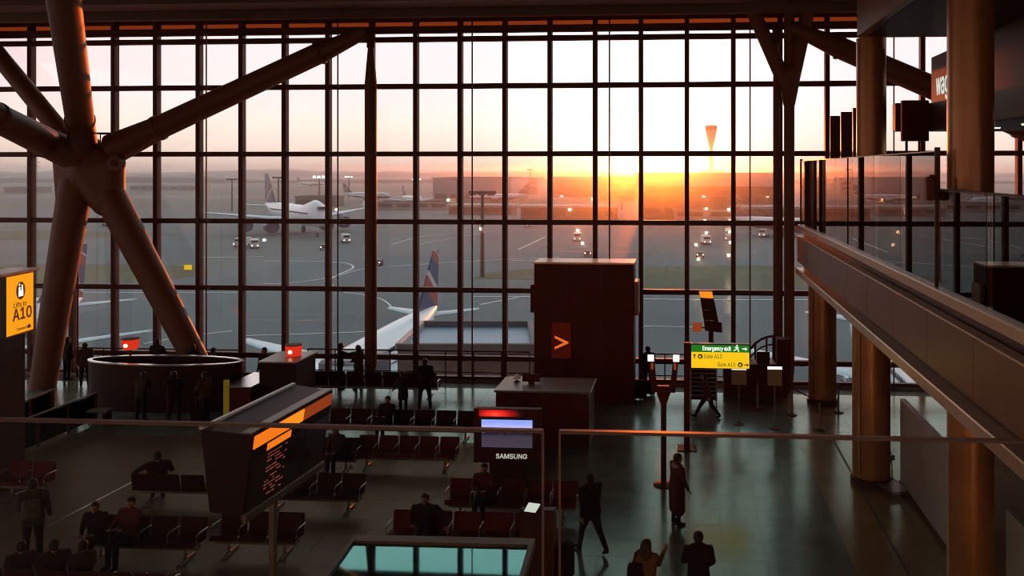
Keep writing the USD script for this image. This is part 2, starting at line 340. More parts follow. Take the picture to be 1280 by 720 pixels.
# unseen shop front behind the viewer, bright enough to warm the hall: its lamps show mirrored in the panes and on the bronze columns
wr = thing('unseen_wall_rear', 'unseen shop front behind the viewer, its rows of spot lamps lighting the hall', None, kind='structure')
obj('unseen_shop_wall', cham((-20, -4.4, 0), (4.4, -4.1, 6.6), 0), 'wall_pale', wr)
emit('unseen_spot_lamp', (1.0, .58, .30), 90.0)
for u, v in ((880, 245), (883, 261), (881, 276), (883, 291), (870, 306), (911, 262), (913, 276), (912, 290), (913, 303), (911, 319), (873, 324), (722, 288), (728, 304), (737, 319), (702, 244), (712, 262), (741, 249), (955, 297), (560, 250), (600, 286), (420, 262), (436, 285), (330, 300), (250, 262)):
    p = atY(u, v, 2 * YF + 3.9); p[1] = -3.9
    obj('unseen_spot_lamp', trimesh.creation.icosphere(2, .13).apply_translation(p), 'unseen_spot_lamp', wr); obj('lamp_bracket', tube((p[0], -4.12, p[2] + .1), (p[0], -3.9, p[2] + .1), .02, n=8), 'black_box', wr)

# ------------------------------------------------------------------ tree columns and masts that carry the roof
def P3(p): return np.array(p, float)
def make_tree(mir, label):
    """mir maps a point of the left tree to where it stands"""
    t = thing('tree_column', label, 'column')
    def tb(p, q, r0, r1): return tube(mir(p), mir(q), r0, r1, n=28)
    Y = 32.55
    def ext(a, b, z):                                                # extend a->b down or up to height z
        k = (z - a[2]) / (b[2] - a[2]); return a + (b - a) * k
    a, b = atY(122, 215, Y), atY(238, 437, Y); obj('leg', tb(a, ext(a, b, -.3), .62, .45), 'steel', t, smooth=40)
    a, b = atY(96, 225, Y - .1), atY(62, 430, Y - .9); obj('leg', tb(a, ext(a, b, -.3), .62, .46), 'steel', t, smooth=40)
    k1, k2 = [(mir(atY(u, v, Y)), r) for u, v, r in ((84, 200, .5), (140, 205, .48), (110, 215, .75), (92, 254, .60))], [(mir(atY(u, v, Y)), r) for u, v, r in ((90, 200, .5), (139, 206, .5), (112, 215, .75), (135, 252, .62))]
    node = hull(*k1, n=28) + hull(*k2, n=28) + hull((mir(atY(86, 198, Y)), .50), (mir(atY(138, 206, Y)), .50), (mir(atY(110, 182, Y)), .45), (mir(atY(110, 225, Y)), .7), n=28)
    obj('node_casting', to_tm(node), 'steel', t, smooth=40)
    def arm(pts, rads, col=()):
        pts = [mir(p) for p in pts]
        m = MB()
        for k in range(len(pts) - 1): m.tube(pts[k], pts[k + 1], rads[k], rads[k + 1], n=28)
        obj('arm', m, 'steel', t, smooth=40)
        for k, r in col:
            d = pts[k + 1] - pts[k]; d /= np.linalg.norm(d); obj('arm_collar', tube(pts[k] - d * .07, pts[k] + d * .07, r, n=28), 'steel', t, smooth=40)
    arm([atY(142, 186, Y), atY(198, 160, Y), atY(400, 66, Y + .15), atY(458, 40, Y + .3)], (.62, .47, .42, .22), [(1, .52), (2, .47)])
    e = W(75, -34, 24.6); arm([atY(105, 190, Y - .2), W(100, 150, 33.0), e], (.52, .49, .47), [(1, .53)])
    arm([atY(92, 186, Y + .1), atY(72, 160, Y + .3), atY(-60, -2, Y + .6), ], (.42, .37, .33))
    arm([atY(96, 196, Y - .2), W(58, 178, 33.2), W(-6, 146, 29.5), W(-150, 62, 25)], (.62, .58, .50, .46), [(1, .62), (2, .54)])
    # uplight tray on top of the node
    p = mir(atY(132, 171, Y)); m = MB(); m.box(p + (-.30, -.2, .10), p + (.30, .2, .17)); obj('uplight_tray', m, 'black_box', t)
    for sx in (-.22, .22): obj('tray_leg', tube(p + (sx, 0, -.35), p + (sx, 0, .12), .02, n=8), 'black_box', t)
    c = mir(atY(146, 204, Y - .35)); obj('pin_disc', tube(c - (0, .16, 0), c + (0, .12, 0), .30, n=24), 'steel', t, smooth=40); obj('pin', tube(c - (0, .2, 0), c + (0, .12, 0), .13, n=20), 'black_box', t)
    return t
make_tree(P3, 'huge branching steel column with splayed legs and arms at the left')
mL, mR = atY(463.5, 300, 33.0), atY(983.5, 300, 33.0)
make_tree(lambda p: np.array([mL[0] + mR[0] - p[0], p[1], p[2]]), 'branching steel column half hidden behind the gallery, its arm reaching down from the roof at the right')
def mast(x, lab, fork, r=.22):
    t = thing('roof_mast', lab, 'column', (x, 33.0, 0))
    obj('shaft', lathe([(0, 0), (.12, 0), (r, .8), (r, 12.1), (.10, 13.7), (0, 13.7)], 24), 'steel', t, smooth=30)
    obj('top_pin', lathe([(0, 13.5), (.16, 13.5), (.16, 14.05), (0, 14.05)], 20), 'black_box', t, smooth=30)
    if fork:
        for q in ((-1.45, 14.9), (.75, 14.9)):
            obj('fork_arm', tube((0, 0, 11.6), (q[0], 0, q[1]), .30, .27, n=20), 'steel', t, smooth=30)
        obj('fork_stem', tube((0, 0, 11.6), (0, 0, 14.9), .2, n=20), 'steel', t, smooth=30)
        obj('fork_casting', to_tm(hull(((0, 0, 11.7), .34), ((0, 0, 12.3), .45), ((0, 0, 11.2), .24), n=20)), 'steel', t, smooth=40)
    return t
mast(mL[0], 'slender tapered steel mast left of the middle of the glazed wall', False, .235)
mast(atY(986.5, 300, 33.0)[0], 'steel mast with a forked top near the right end of the glazed wall', True, .2)
mast(atY(970.5, 300, 33.0)[0], 'thin plain steel mast standing just left of the fork topped one', False, .13)

# ================================================================== OUTSIDE
GZ = -11.5                                                           # level of the apron
def og(u, v): return on(u, v, GZ)
ap = thing('apron', 'grey airport apron and taxiways outside the glass', None, kind='structure')
obj('pavement', cham((-420, 35.5, GZ - .5), (330, 420, GZ), 0), 'asphalt', ap)
obj('airfield', cham((-5000, 420, GZ - .7), (5000, 7000, GZ - .15), 0), 'ground_far', ap)
obj('runway_strip', cham((-900, 560, GZ - .2), (700, 640, GZ - .08), 0), 'concrete_far', ap)
obj('runway_strip', cham((-1500, 980, GZ - .2), (1200, 1060, GZ - .08), 0), 'concrete_far', ap)
def ground_poly(pts, name, m, h):
    q = np.array([og(u, v)[:2] for u, v in pts]); mm = prism(q, h); mm.apply_translation((0, 0, GZ)); obj(name, mm, m, ap)
ground_poly([(-60, 352), (60, 353), (200, 352), (262, 342), (258, 334), (150, 330), (-60, 331)], 'grass_patch', 'grass', .03)
ground_poly([(796, 360), (1060, 362), (1080, 335), (930, 332), (800, 334)], 'grass_patch', 'grass', .03)
ground_poly([(590, 348), (660, 350), (720, 340), (660, 336), (605, 342)], 'grass_patch', 'grass', .03)
ground_poly([(-100, 300), (60, 300), (230, 292), (60, 288), (-100, 290)], 'grass_patch', 'grass', .03)
def ground_line(pts, w, name='taxiway_line'):
    q = np.array([og(u, v)[:2] for u, v in pts])
    # smooth curve through the points
    t = np.linspace(0, 1, len(q)); tt = np.linspace(0, 1, max(2, 8 * (len(q) - 1)))
    from scipy.interpolate import PchipInterpolator
    if len(q) > 2: q = np.c_[PchipInterpolator(t, q[:, 0])(tt), PchipInterpolator(t, q[:, 1])(tt)]
    d = np.gradient(q, axis=0); d /= np.linalg.norm(d, axis=1, keepdims=True); n = np.c_[-d[:, 1], d[:, 0]] * w / 2
    v = np.vstack([np.c_[q + n, np.full(len(q), GZ + .05)], np.c_[q - n, np.full(len(q), GZ + .05)]]); k = len(q); i = np.arange(k - 1)
    f = np.vstack([np.c_[i, i + k, i + 1], np.c_[i + 1, i + k, i + k + 1]])
    v2 = v.copy(); v2[:, 2] -= .045; m = trimesh.util.concatenate([trimesh.Trimesh(v, f, process=False), trimesh.Trimesh(v2, f[:, ::-1], process=False)])
    obj(name, m, 'paint_white', ap)
ground_line([(330, 327), (400, 327), (432, 329), (440, 336), (424, 343), (412, 350), (414, 356), (424, 362)], .45)
ground_line([(330, 355), (380, 352), (420, 345), (450, 337), (520, 331), (600, 326), (700, 322)], .35)
ground_line([(490, 306), (520, 297), (560, 293)], .35); ground_line([(520, 306), (570, 297), (600, 292)], .35)
ground_line([(648, 312), (682, 296)], .5); ground_line([(640, 326), (720, 326), (800, 327)], .4); ground_line([(250, 322), (330, 321)], .4)
ground_line([(590, 371), (660, 371), (700, 370)], .5); ground_line([(600, 381), (648, 372)], .5); ground_line([(300, 420), (430, 416), (520, 412)], .3)
ground_line([(800, 374), (960, 375), (1060, 374)], .5); ground_line([(800, 408), (870, 409)], .3); ground_line([(60, 365), (200, 366), (300, 366)], .35)
ground_line([(180, 430), (230, 421), (290, 414)], .25); ground_line([(490, 386), (470, 372), (430, 366)], .3)

# treeline and low hills on the horizon
def ridge(d, amp, base, seed, name, label, m):
    xs = np.linspace(-1.1 * d, .9 * d, 420)
    h = base + amp * meshkit.fbm(np.c_[xs / 160.0, xs * 0, xs * 0 + 3.1], 5, seed)
    secs = [np.array([(x, d, GZ - 1), (x, d, GZ + hh * .75), (x, d + 30, GZ + hh), (x, d + 90, GZ - 1)]) for x, hh in zip(xs, h)]
    obj(name, loft(secs), m, None, label=label, cat='trees', kind='stuff')
ridge(2300, 26, 2, 5, 'tree_belt', 'dark belt of distant trees along the horizon', 'trees_far')
ridge(1250, 15, 0, 11, 'tree_belt', 'nearer scattered line of trees across the airfield', 'trees_far')

def building(name, label, u0, u1, vtop, vbase, deep, m, bands=(), roof=None, roof_h=0, cat='building', over=.6, d=None):
    d = d or (EYE - GZ) * F / (vbase - CY)
    a, b = W(u0, vbase, d), W(u1, vbase, d); zt = EYE - (vtop - CY) / F * d
    x0, x1, y0 = a[0], b[0], (a[1] + b[1]) / 2
    t = thing(name, label, cat, ((x0 + x1) / 2, y0, GZ)); hw, H = (x1 - x0) / 2, zt - GZ
    obj('wall', cham((-hw, 0, -.3), (hw, deep, H - roof_h), .1), m, t)
    obj('roof', cham((-hw - over, -over, H - max(roof_h, .6)), (hw + over, deep + over, H), .1), roof or m, t)
    for z0, z1 in bands:
        n = max(2, int(hw * 2 / 9)); g = hw * 2 / n
        for k in range(n): obj('window', cham((-hw + k * g + g * .12, -.15, H * z0), (-hw + (k + 1) * g - g * .12, .2, H * z1), 0), 'window_dark', t)
    return t, H, hw
building('hangar', 'large pale grey hangar left of the middle on the horizon', 540, 640, 222, 251, 60, 'hangar_grey', [(.1, .3)])
building('terminal_building', 'wide dark terminal building with a pale roof band below the control tower', 800, 968, 216, 273, 45, 'building_brown', [(.12, .22), (.36, .48)], 'roof_pale', 5.6, over=2)
t, H, hw = building('pier_building', 'low pale pier building in front of the dark terminal', 842, 925, 262, 277, 10, 'pale_wall', [(.5, .8)], d=318)
building('cargo_shed', 'long low shed left of the sun', 690, 748, 221, 246, 40, 'building_brown', [(.4, .6)], 'roof_pale', 2)
building('office_block', 'grey block beside the thin mast left of the sun', 644, 672, 222, 242, 30, 'hangar_grey', [(.3, .45), (.6, .75)])
building('office_block', 'brown block just left of the sun', 738, 800, 221, 250, 40, 'building_brown', [(.3, .4), (.6, .7)])
building('low_shed', 'long flat shed beyond the hangar forecourt', 470, 560, 252, 262, 14, 'pale_wall', [(.3, .7)])
building('low_shed', 'long flat shed in front of the grey hangar', 560, 640, 256, 268, 12, 'building_brown', [(.3, .6)], 'roof_pale', 1)
building('low_shed', 'flat roofed shed left of the sun with bright eaves', 650, 770, 257, 274, 10, 'building_brown', [(.25, .6)], 'roof_pale', .9, over=1.2)
building('low_shed', 'small brown shed behind the parked jumbo jet', 368, 420, 245, 258, 12, 'building_brown', [(.3, .6)])
building('low_shed', 'low pale shed on the far left airfield', 160, 250, 232, 238, 20, 'pale_wall', [(.3, .6)])
building('low_shed', 'low shed at the extreme left of the airfield', 4, 44, 234, 241, 20, 'building_brown', [(.3, .6)])
building('low_shed', 'dark flat shed near the right end of the glazed wall', 930, 1000, 258, 270, 12, 'building_brown', [(.3, .6)], 'hangar_grey', 1, d=300)
# elevated road left of the sun
t = thing('viaduct', 'long thin elevated road crossing in front of the sheds', 'viaduct', (0, 0, 0)); a, b = W(640, 262, 470), W(765, 262, 470)
obj('deck', bar(a, b, 9, 1.2), 'roof_pale', t)
for k in range(9):
    p = a + (b - a) * (k + .5) / 9; obj('pier', cham((p[0] - .5, p[1] - 2, GZ - .3), (p[0] + .5, p[1] + 2, p[2]), 0), 'pale_wall', t)
# control tower
d = 1230; x, y = flat(889, d); zt = EYE + (CY - 155) / F * d - GZ
t = thing('control_tower', 'slim control tower with a flared cabin rising right of the sun', 'tower', (x, y, GZ))
obj('shaft', lathe([(0, 0), (3.2, 0), (2.5, zt - 34), (3.4, zt - 30), (0, zt - 30)], 24), 'pale_wall', t, smooth=30)
obj('cabin', lathe([(0, zt - 32), (3.2, zt - 32), (7.2, zt - 14), (8.2, zt - 9), (0, zt - 9)], 24), 'hangar_grey', t, smooth=30)
obj('cabin_glass', lathe([(0, zt - 9), (7.9, zt - 9), (8.6, zt - 4.6), (0, zt - 4.6)], 24), 'window_dark', t, smooth=30)
obj('roof', lathe([(0, zt - 4.6), (8.9, zt - 4.6), (8.2, zt - 2.2), (0, zt - 1.6)], 24), 'pale_wall', t, smooth=30); obj('platform', cham((-14, -4, zt - 75.5), (20, 8, zt - 68), .2), 'pale_wall', t)
obj('platform_base', cham((-10, -3, -.3), (16, 7, zt - 75.5), .2), 'building_brown', t)
obj('antenna', tube((4, 0, zt - 2.4), (4, 0, zt + 5), .25, n=6), 'mast_dark', t)
# lattice radio mast at the far left
x, y = flat(43.5, 1150); t = thing('radio_mast', 'lattice radio mast with antennas at the far left horizon', 'mast', (x, y, GZ))
for sx in (-1, 1):
    for sy in (-1, 1): obj('leg', tube((2.6 * sx, 2.6 * sy, -.3), (.8 * sx, .8 * sy, 38), .35, n=6), 'mast_dark', t)
for z in (8, 15, 21, 27, 32, 37): obj('platform', cham((-2.6, -2.6, z), (2.6, 2.6, z + .5), 0), 'mast_dark', t)
for k, (z, w) in enumerate(((24, 6), (29.5, 6.5), (34, 4.5))): obj('antenna', cham((-w, -.6, z), (w, .6, z + 1.3), 0), 'mast_dark', t)
def light_mast(u, vtop, vbase, label, lamps=3, lit=False, d=None, r=.2):
    d = d or (EYE - GZ) * F / (vbase - CY); x, y = flat(u, d); H = EYE - (vtop - CY) / F * d - GZ
    t = thing('floodlight_mast', label, 'mast', (x, y, GZ))
    obj('pole', tube((0, 0, -.3), (0, 0, H), r * 1.5, r, n=10), 'mast_dark', t); w = r * 9
    obj('lamp_bar', cham((-w, -r, H - r), (w, r, H + r * 1.2), 0), 'mast_dark', t)
    for k in range(lamps):
        x = -w + 2 * w * (k + .5) / lamps; obj('lamp', cham((x - w * .22, -r * 1.8, H - r * 1.6), (x + w * .22, -r, H + r * 1.2), 0), 'lamp_white' if lit else 'mast_dark', t)
light_mast(603, 241, 346, 'tall dark floodlight mast on the apron right of the tail fin', r=.28)
light_mast(348, 222, 262, 'floodlight mast behind the jumbo jet tail', r=.35)
light_mast(399, 221, 247, 'lit floodlight mast left of the slender roof mast', 3, True, r=.55)
light_mast(436, 221, 247, 'floodlight mast beside the small parked jet', 3, True, r=.35)
light_mast(521, 224, 246, 'floodlight mast behind the far parked jet', 3, True, r=.4)
light_mast(571, 224, 253, 'unlit floodlight mast in front of the grey hangar', r=.4)
light_mast(628, 222, 246, 'lit floodlight mast at the right end of the hangar', 3, True, r=.45)
light_mast(290, 224, 264, 'floodlight mast on the left airfield', r=.3)
light_mast(663, 212, 243, 'thin mast on the block left of the sun', r=.3)
light_mast(777, 246, 262, 'short lamp post left of the sun', r=.3)

# parked aircraft -------------------------------------------------
def airplane(name, label, loc, rotz, L=37.5, R=2.0, span=34.0, eng=1, fin_h=6.0, hump=False, stripe=False, group=None):
    t = thing(name, label, 'airplane', loc, rotz, group); s = L / 37.5; zc = R + 1.7 * s
    st, k32 = [], np.arange(32) * 2 * np.pi / 32
    for f, r, dz in ((0, .02, -.35), (.012, .28, -.3), (.03, .50, -.22), (.06, .74, -.12), (.10, .92, -.04), (.15, 1, 0), (.30, 1, 0), (.50, 1, 0), (.66, 1, 0), (.76, .88, .1), (.86, .62, .32), (.94, .36, .52), (.985, .17, .66), (1, .06, .7)):
        y = -L * .45 + f * L; top = 1 + (.62 * math.exp(-((f - .14) / .10) ** 4) if hump else 0)
        z = np.sin(k32) * R * r; z = np.where(z > 0, z * (top if r > .3 else 1), z)
        st.append(np.c_[np.cos(k32) * R * r, np.full(32, y), zc + dz * R + z])
    obj('fuselage', loft(st), 'plane_body', t, smooth=50)
    def foil(x, yle, ch, z, th): 
        p = [(0, 0), (.08, .55), (.3, .9), (.6, .6), (1, .05), (1, -.05), (.6, -.3), (.3, -.45), (.08, -.35)]
        return np.array([(x, yle + a * ch, z + b * th) for a, b in p])
    hs = span / 2
    for sg in (1, -1):
        obj('wing', loft([foil(sg * R * .5, -L * .10, L * .20, zc - R * .55, .6 * s), foil(sg * hs * .36, -L * .10 + hs * .19, L * .125, zc - R * .35, .45 * s), foil(sg * hs, -L * .10 + hs * .54, L * .042, zc + R * .25, .18 * s)]), 'plane_wing', t, smooth=30)
        y = -L * .10 + hs * .54
        if hump: obj('winglet', loft([np.array([(sg * hs, y + .1, zc + R * .25), (sg * (hs + .06), y + .1, zc + R * .25), (sg * (hs + .06), y + L * .042, zc + R * .25), (sg * hs, y + L * .042, zc + R * .25)]), np.array([(sg * (hs + .25), y + L * .02, zc + R * .25 + 1.5 * s), (sg * (hs + .3), y + L * .02, zc + R * .25 + 1.5 * s), (sg * (hs + .3), y + L * .045, zc + R * .25 + 1.5 * s), (sg * (hs + .25), y + L * .045, zc + R * .25 + 1.5 * s)])]), 'plane_wing', t)
        obj('tailplane', loft([foil(sg * R * .15, L * .43, L * .105, zc + R * .45, .35 * s), foil(sg * hs * .36, L * .43 + hs * .21, L * .04, zc + R * .65, .15 * s)]), 'plane_wing', t, smooth=30)
        for e in range(eng):
            xx = sg * hs * (.335 + .27 * e); yy = -L * .10 + abs(xx) * .52 - L * .055
            m = trimesh.creation.revolve(np.array([(0, .4), (.62, .3), (.78, 0), (.98, .15), (1.05, 1.2), (.95, 2.4), (.62, 3.5), (.35, 3.9), (0, 3.9)]) * 1.12 * s, sections=20)
            m.apply_transform(trimesh.transformations.rotation_matrix(-np.pi / 2, (1, 0, 0))); m.apply_translation((xx, yy, zc - R * .55 - 1.05 * s + e * .5)); obj('engine', m, 'plane_engine', t, smooth=40)
            obj('pylon', cham((xx - .15, yy + 1.0 * s, zc - R * .6 - .4 * s + e * .5), (xx + .15, yy + 4.6 * s, zc - R * .3 + e * .6), .03), 'plane_wing', t)
        for q in range(2): obj('main_wheel', tube((sg * (R * .95) + q * .5 - .25 - .15, L * .03, .58 * s), (sg * (R * .95) + q * .5 - .25 + .15, L * .03, .58 * s), .58 * s, n=16), 'tyre', t)
        obj('main_strut', tube((sg * R * .95, L * .03, .5 * s), (sg * R * .95, L * .03, zc - R * .4), .14 * s, n=8), 'plane_wing', t)
        m = MB()
        for q in range(int(L * .62 / .55)):
            y = -L * .33 + q * .55; m.box((sg * R * .93, y, zc + R * .28), (sg * R * 1.0, y + .26, zc + R * .28 + .36), 0)
        obj('cabin_windows', m, 'window_dark', t, kind='stuff')
    zb = zc + R * .85; y0 = L * .385
    obj('tail_fin', loft([np.array([(-.16 * s, y0 - 1.2 * s, zb - .4), (.16 * s, y0 - 1.2 * s, zb - .4), (.2 * s, y0 + L * .16, zb - .4), (-.2 * s, y0 + L * .16, zb - .4)]), np.array([(-.07, y0 + fin_h * .82, zb + fin_h), (.07, y0 + fin_h * .82, zb + fin_h), (.07, y0 + fin_h * .82 + L * .055, zb + fin_h), (-.07, y0 + fin_h * .82 + L * .055, zb + fin_h)])]), 'plane_fin', t)
    obj('nose_wheel', tube((-.25, -L * .33, .4 * s), (.25, -L * .33, .4 * s), .4 * s, n=14), 'tyre', t); obj('nose_strut', tube((0, -L * .33, .4 * s), (0, -L * .33, zc - R * .7), .1 * s, n=8), 'plane_wing', t)
    m = MB(); y = -L * .45 + .045 * L
    for q in (-1.5, -.5, .5, 1.5): m.add(cham((q * .42 * s - .18 * s, y - .25 * s, zc + R * .18 + (R * .62 if hump else 0)), (q * .42 * s + .18 * s, y + .5 * s, zc + R * .18 + .45 * s + (R * .62 if hump else 0)), .03))
    obj('cockpit_windows', m, 'window_dark', t)
    return t
# white above, dark blue belly
LOOK['plane_body'] = usdkit.material(stage, '/World/Looks/plane_body', {"tc": ("texture_coordinate", {}), "s": ("separate_xyz", {}), "r": ("rgb_ramp", {"interpolate": False, "ramp": [(0, (.02, .03, .08)), (.5, (.02, .03, .08)), (.505, (.66, .70, .76)), (1, (.66, .70, .76))]}), "m": ("map_range", {"from_min": -3.0, "from_max": 9.0}), "p": ("principled_bsdf", {"roughness": .25})},
    [("tc.object", "s.vector"), ("s.z", "m.value"), ("m.result", "r.fac"), ("r.color", "p.base_color")], surface="p.BSDF")
pbr('plane_wing', (.52, .58, .64), .35, var=.05); pbr('plane_engine', (.05, .06, .13), .3)
LOOK['plane_fin'] = usdkit.material(stage, '/World/Looks/plane_fin', {"tc": ("texture_coordinate", {}), "w": ("vector_math", {"math_type": "dot_product", "vector2": (0, .055, .075)}), "r": ("rgb_ramp", {"interpolate": False, "ramp": [(0, (.02, .03, .09)), (.42, (.22, .025, .025)), (.56, (.36, .36, .38)), (.62, (.02, .03, .09)), (.80, (.22, .025, .025)), (.90, (.36, .36, .38)), (.92, (.02, .03, .09))]}), "f": ("math", {"math_type": "fraction"}), "p": ("principled_bsdf", {"roughness": .35})},
    [("tc.object", "w.vector1"), ("w.value", "f.value1"), ("f.value", "r.fac"), ("r.color", "p.base_color")], surface="p.BSDF")
xt = flat(543, 93.0)
A1 = airplane('airliner', 'white airliner parked nose in below the glass left of the middle', (xt[0], xt[1] - 19.2, GZ), 0, L=36.0, R=1.9, span=28.0)
x2 = flat(86, 96.0); airplane('airliner', 'airliner parked behind the left legs of the branching column, only wing and tail showing', (x2[0], x2[1] - 18.5, GZ), 0, span=35.5)
dup(A1, (18.3, xt[1] - 19.0, GZ), 0, 'airliner parked at the right end of the glazed wall behind the mast')
a, b = W(417, 262, 238), W(332, 262, 296); dv = (a - b)[:2]
airplane('jumbo_jet', 'jumbo jet with a red and blue tail fin taxiing on the left', (*(.5 * (a + b)[:2]), GZ), math.degrees(math.atan2(dv[0], -dv[1])), L=66, R=3.05, span=50, eng=2, fin_h=10.2, hump=True)
for u, v, rz, lab in ((462, 251, 75, 'small white jet on the far apron right of the jumbo jet'), (516, 257, 35, 'white jet facing the terminal in front of the grey hangar'), (390, 233, 80, 'tiny white jet on the far runway above the jumbo jet'), (620, 253, -75, 'jet parked beside the grey hangar'), (985, 294, 60, 'pale jet at the right edge of the far apron')):
    dup(A1, (*og(u, v)[:2], GZ), rz, lab)

# low flat roofed stand building and jet bridge
t = thing('stand_building', 'flat blue grey roofed stand building beside the parked airliner', 'building')
q0, q1, q2, q3 = (W(u, v, (EYE + 3.0) * F / (v - CY)) for u, v in ((497, 434), (528, 405), (662, 405), (668, 434)))
q = np.array([q0, q1, q2, q3])[:, :2]; m = prism(q, 8.3); m.apply_translation((0, 0, GZ - .2)); obj('wall', m, 'building_brown', t)
m = prism(q, .4); m.apply_translation((0, 0, -3.6)); obj('roof', m, 'roof_blue', t)
for k in range(4):
    a, b = q[k], q[(k + 1) % 4]; obj('parapet', bar((*a, -3.0), (*b, -3.0), .35, .5), 'roof_pale' if k == 0 else 'concrete_far', t)
t = thing('jet_bridge', 'boarding bridge with a pale roof leading to the parked airliner', 'jet bridge'); a = np.array([xt[0] + 4.3, xt[1] - 33.5, -6.2]); b = np.array([xt[0] + 5.5, 40.0, -5.6])
obj('tunnel', bar(a, b, 2.6, 2.7), 'hangar_grey', t); obj('cab', cham(a + (-1.9, -1.9, -1.6), a + (1.9, 1.9, 1.7), .2), 'hangar_grey', t)
for f in (.3, .8): p = a + (b - a) * f; obj('leg', tube((p[0], p[1], GZ - .1), (p[0], p[1], p[2]), .35, n=10), 'mast_dark', t)

# airfield sign, vehicles on the apron; some added so headlights stand for mirrored lamp dots
def vehicle(u, v, rz, label, kind):
    p = og(u, v); t = thing('apron_vehicle', label, 'vehicle', (p[0], p[1], GZ), rz)
    Lh, Wd, H = {'van': (2.6, 1.0, 2.3), 'tug': (1.6, .9, 1.3), 'truck': (4.0, 1.25, 3.2)}[kind]
    obj('body', prism([(-Lh, .45), (Lh, .45), (Lh, H * .5), (Lh * .72, H * .95), (Lh * .62, H), (-Lh, H)], 2 * Wd, MX((1, 0, 0), (0, 0, 1), (0, -1, 0), (0, Wd, 0))), 'vehicle_white' if kind != 'tug' else 'vehicle_dark', t)
    obj('windscreen', cham((Lh * .70, -Wd * .8, H * .55), (Lh * .9, Wd * .8, H * .9), .05), 'window_dark', t)
    for sx in (-.62, .62):
        for sy in (-1, 1): obj('wheel', tube((Lh * sx, sy * Wd * .8, .42), (Lh * sx, sy * Wd * 1.02, .42), .42, n=14), 'tyre', t)
    for sy in (-1, 1): obj('headlight', cham((Lh - .02, sy * Wd * .7 - .14, .7), (Lh + .06, sy * Wd * .7 + .14, .95), .02), 'lamp_white', t)
for a in ((405, 312, -70, 'dark tug with headlights on in the middle of the left apron', 'tug'), (472, 332, -80, 'small tug beside the slender roof mast on the apron', 'tug'), (432, 303, -60, 'white van below the jumbo jet nose', 'van'), (303, 308, -95, 'white van below the jumbo jet tail', 'van'), (722, 301, -85, 'van with headlights on left of the dark tower block', 'van'), (735, 320, -85, 'tug driving towards the terminal behind the dark block', 'tug'), (882, 305, -80, 'first of the vehicles clustered below the control tower', 'van'), (912, 300, -95, 'white truck right of the vehicles below the control tower', 'truck'), (875, 322, -90, 'tug nearest the glass below the control tower', 'tug'), (955, 296, -110, 'van near the right end of the far apron', 'van'), (660, 283, -75, 'van beside the low sheds in the middle distance', 'van'), (318, 310, -60, 'van on the taxiway left of the jumbo jet', 'van'), (140, 282, 10, 'truck on the far left taxiway', 'truck'), (90, 266, -90, 'van far off at the left behind the branching column', 'van')): vehicle(*a)
p = og(235, 339); t = thing('taxiway_sign', 'lit yellow taxiway sign on the grass at the left', 'sign', (p[0], p[1], GZ)); obj('panel', cham((-.75, -.12, .3), (.75, .12, 1.25), .02), 'sign_yellow_bright', t)
for sx in (-.5, .5): obj('leg', tube((sx, 0, -.1), (sx, 0, .4), .05, n=8), 'mast_dark', t)

HAZE = True
if HAZE:
    LOOK['haze'] = usdkit.material(stage, '/World/Looks/haze', {"v": ("principled_volume", {"color": (.76, .88, .93), "density": .00046, "anisotropy": .945})}, volume="v.volume")
    obj('haze', cham((-3200, 60, GZ - .6), (3200, 3000, 15), 0), 'haze', None, label='thin dusk haze lying over the airfield', cat='haze', kind='stuff')

# ================================================================== THINGS IN THE HALL
# dark information tower block
x0, y0 = flat(667.5, 31.1); x1, _ = flat(792.5, 31.1)
H = EYE - (330 - CY) / F * 31.1; cx, w = (x0 + x1) / 2, (x1 - x0) / 2
t = thing('tower_block', 'tall dark box shaped block with a glowing arrow panel before the glass', 'kiosk', (cx, y0, 0))
obj('body', cham((-w, 0, 0), (w, 1.38, H), .02), 'black_box', t)
obj('roof_tray', cham((-w - .03, -.03, H), (w + .03, 1.42, H + .07), .01), 'brass', t)
zz = lambda v, d=31.1: EYE - (v - CY) / F * d
obj('side_box', cham((-w - .17, .2, zz(392)), (-w - .002, 1.1, zz(357)), .01), 'black_box', t); obj('side_box', cham((w + .002, .2, zz(394)), (w + .17, 1.1, zz(352)), .01), 'box_sunlit', t)  # right box has the low sunlight put into its warm colour
for k in range(1, 3): obj('panel_joint', cham((-w + 2 * w * k / 3 - .006, -.006, .1), (-w + 2 * w * k / 3 + .006, .01, H - .05), 0), 'joint', t)
px = lambda u, d=31.1: (u - 730) / F * d
pn = obj('light_panel', cham((px(690), -.035, zz(447)), (px(714), .01, zz(403)), .006), 'panel_red', t)
obj('arrow_head', prism([(px(694), zz(436)), (px(711), zz(428.5)), (px(711), zz(426.5)), (px(694), zz(419)), (px(694), zz(422)), (px(705), zz(427.5)), (px(694), zz(433))], .012, MX((1, 0, 0), (0, 0, 1), (0, -1, 0), (0, -.036, 0))), 'arrow_glow', pn)
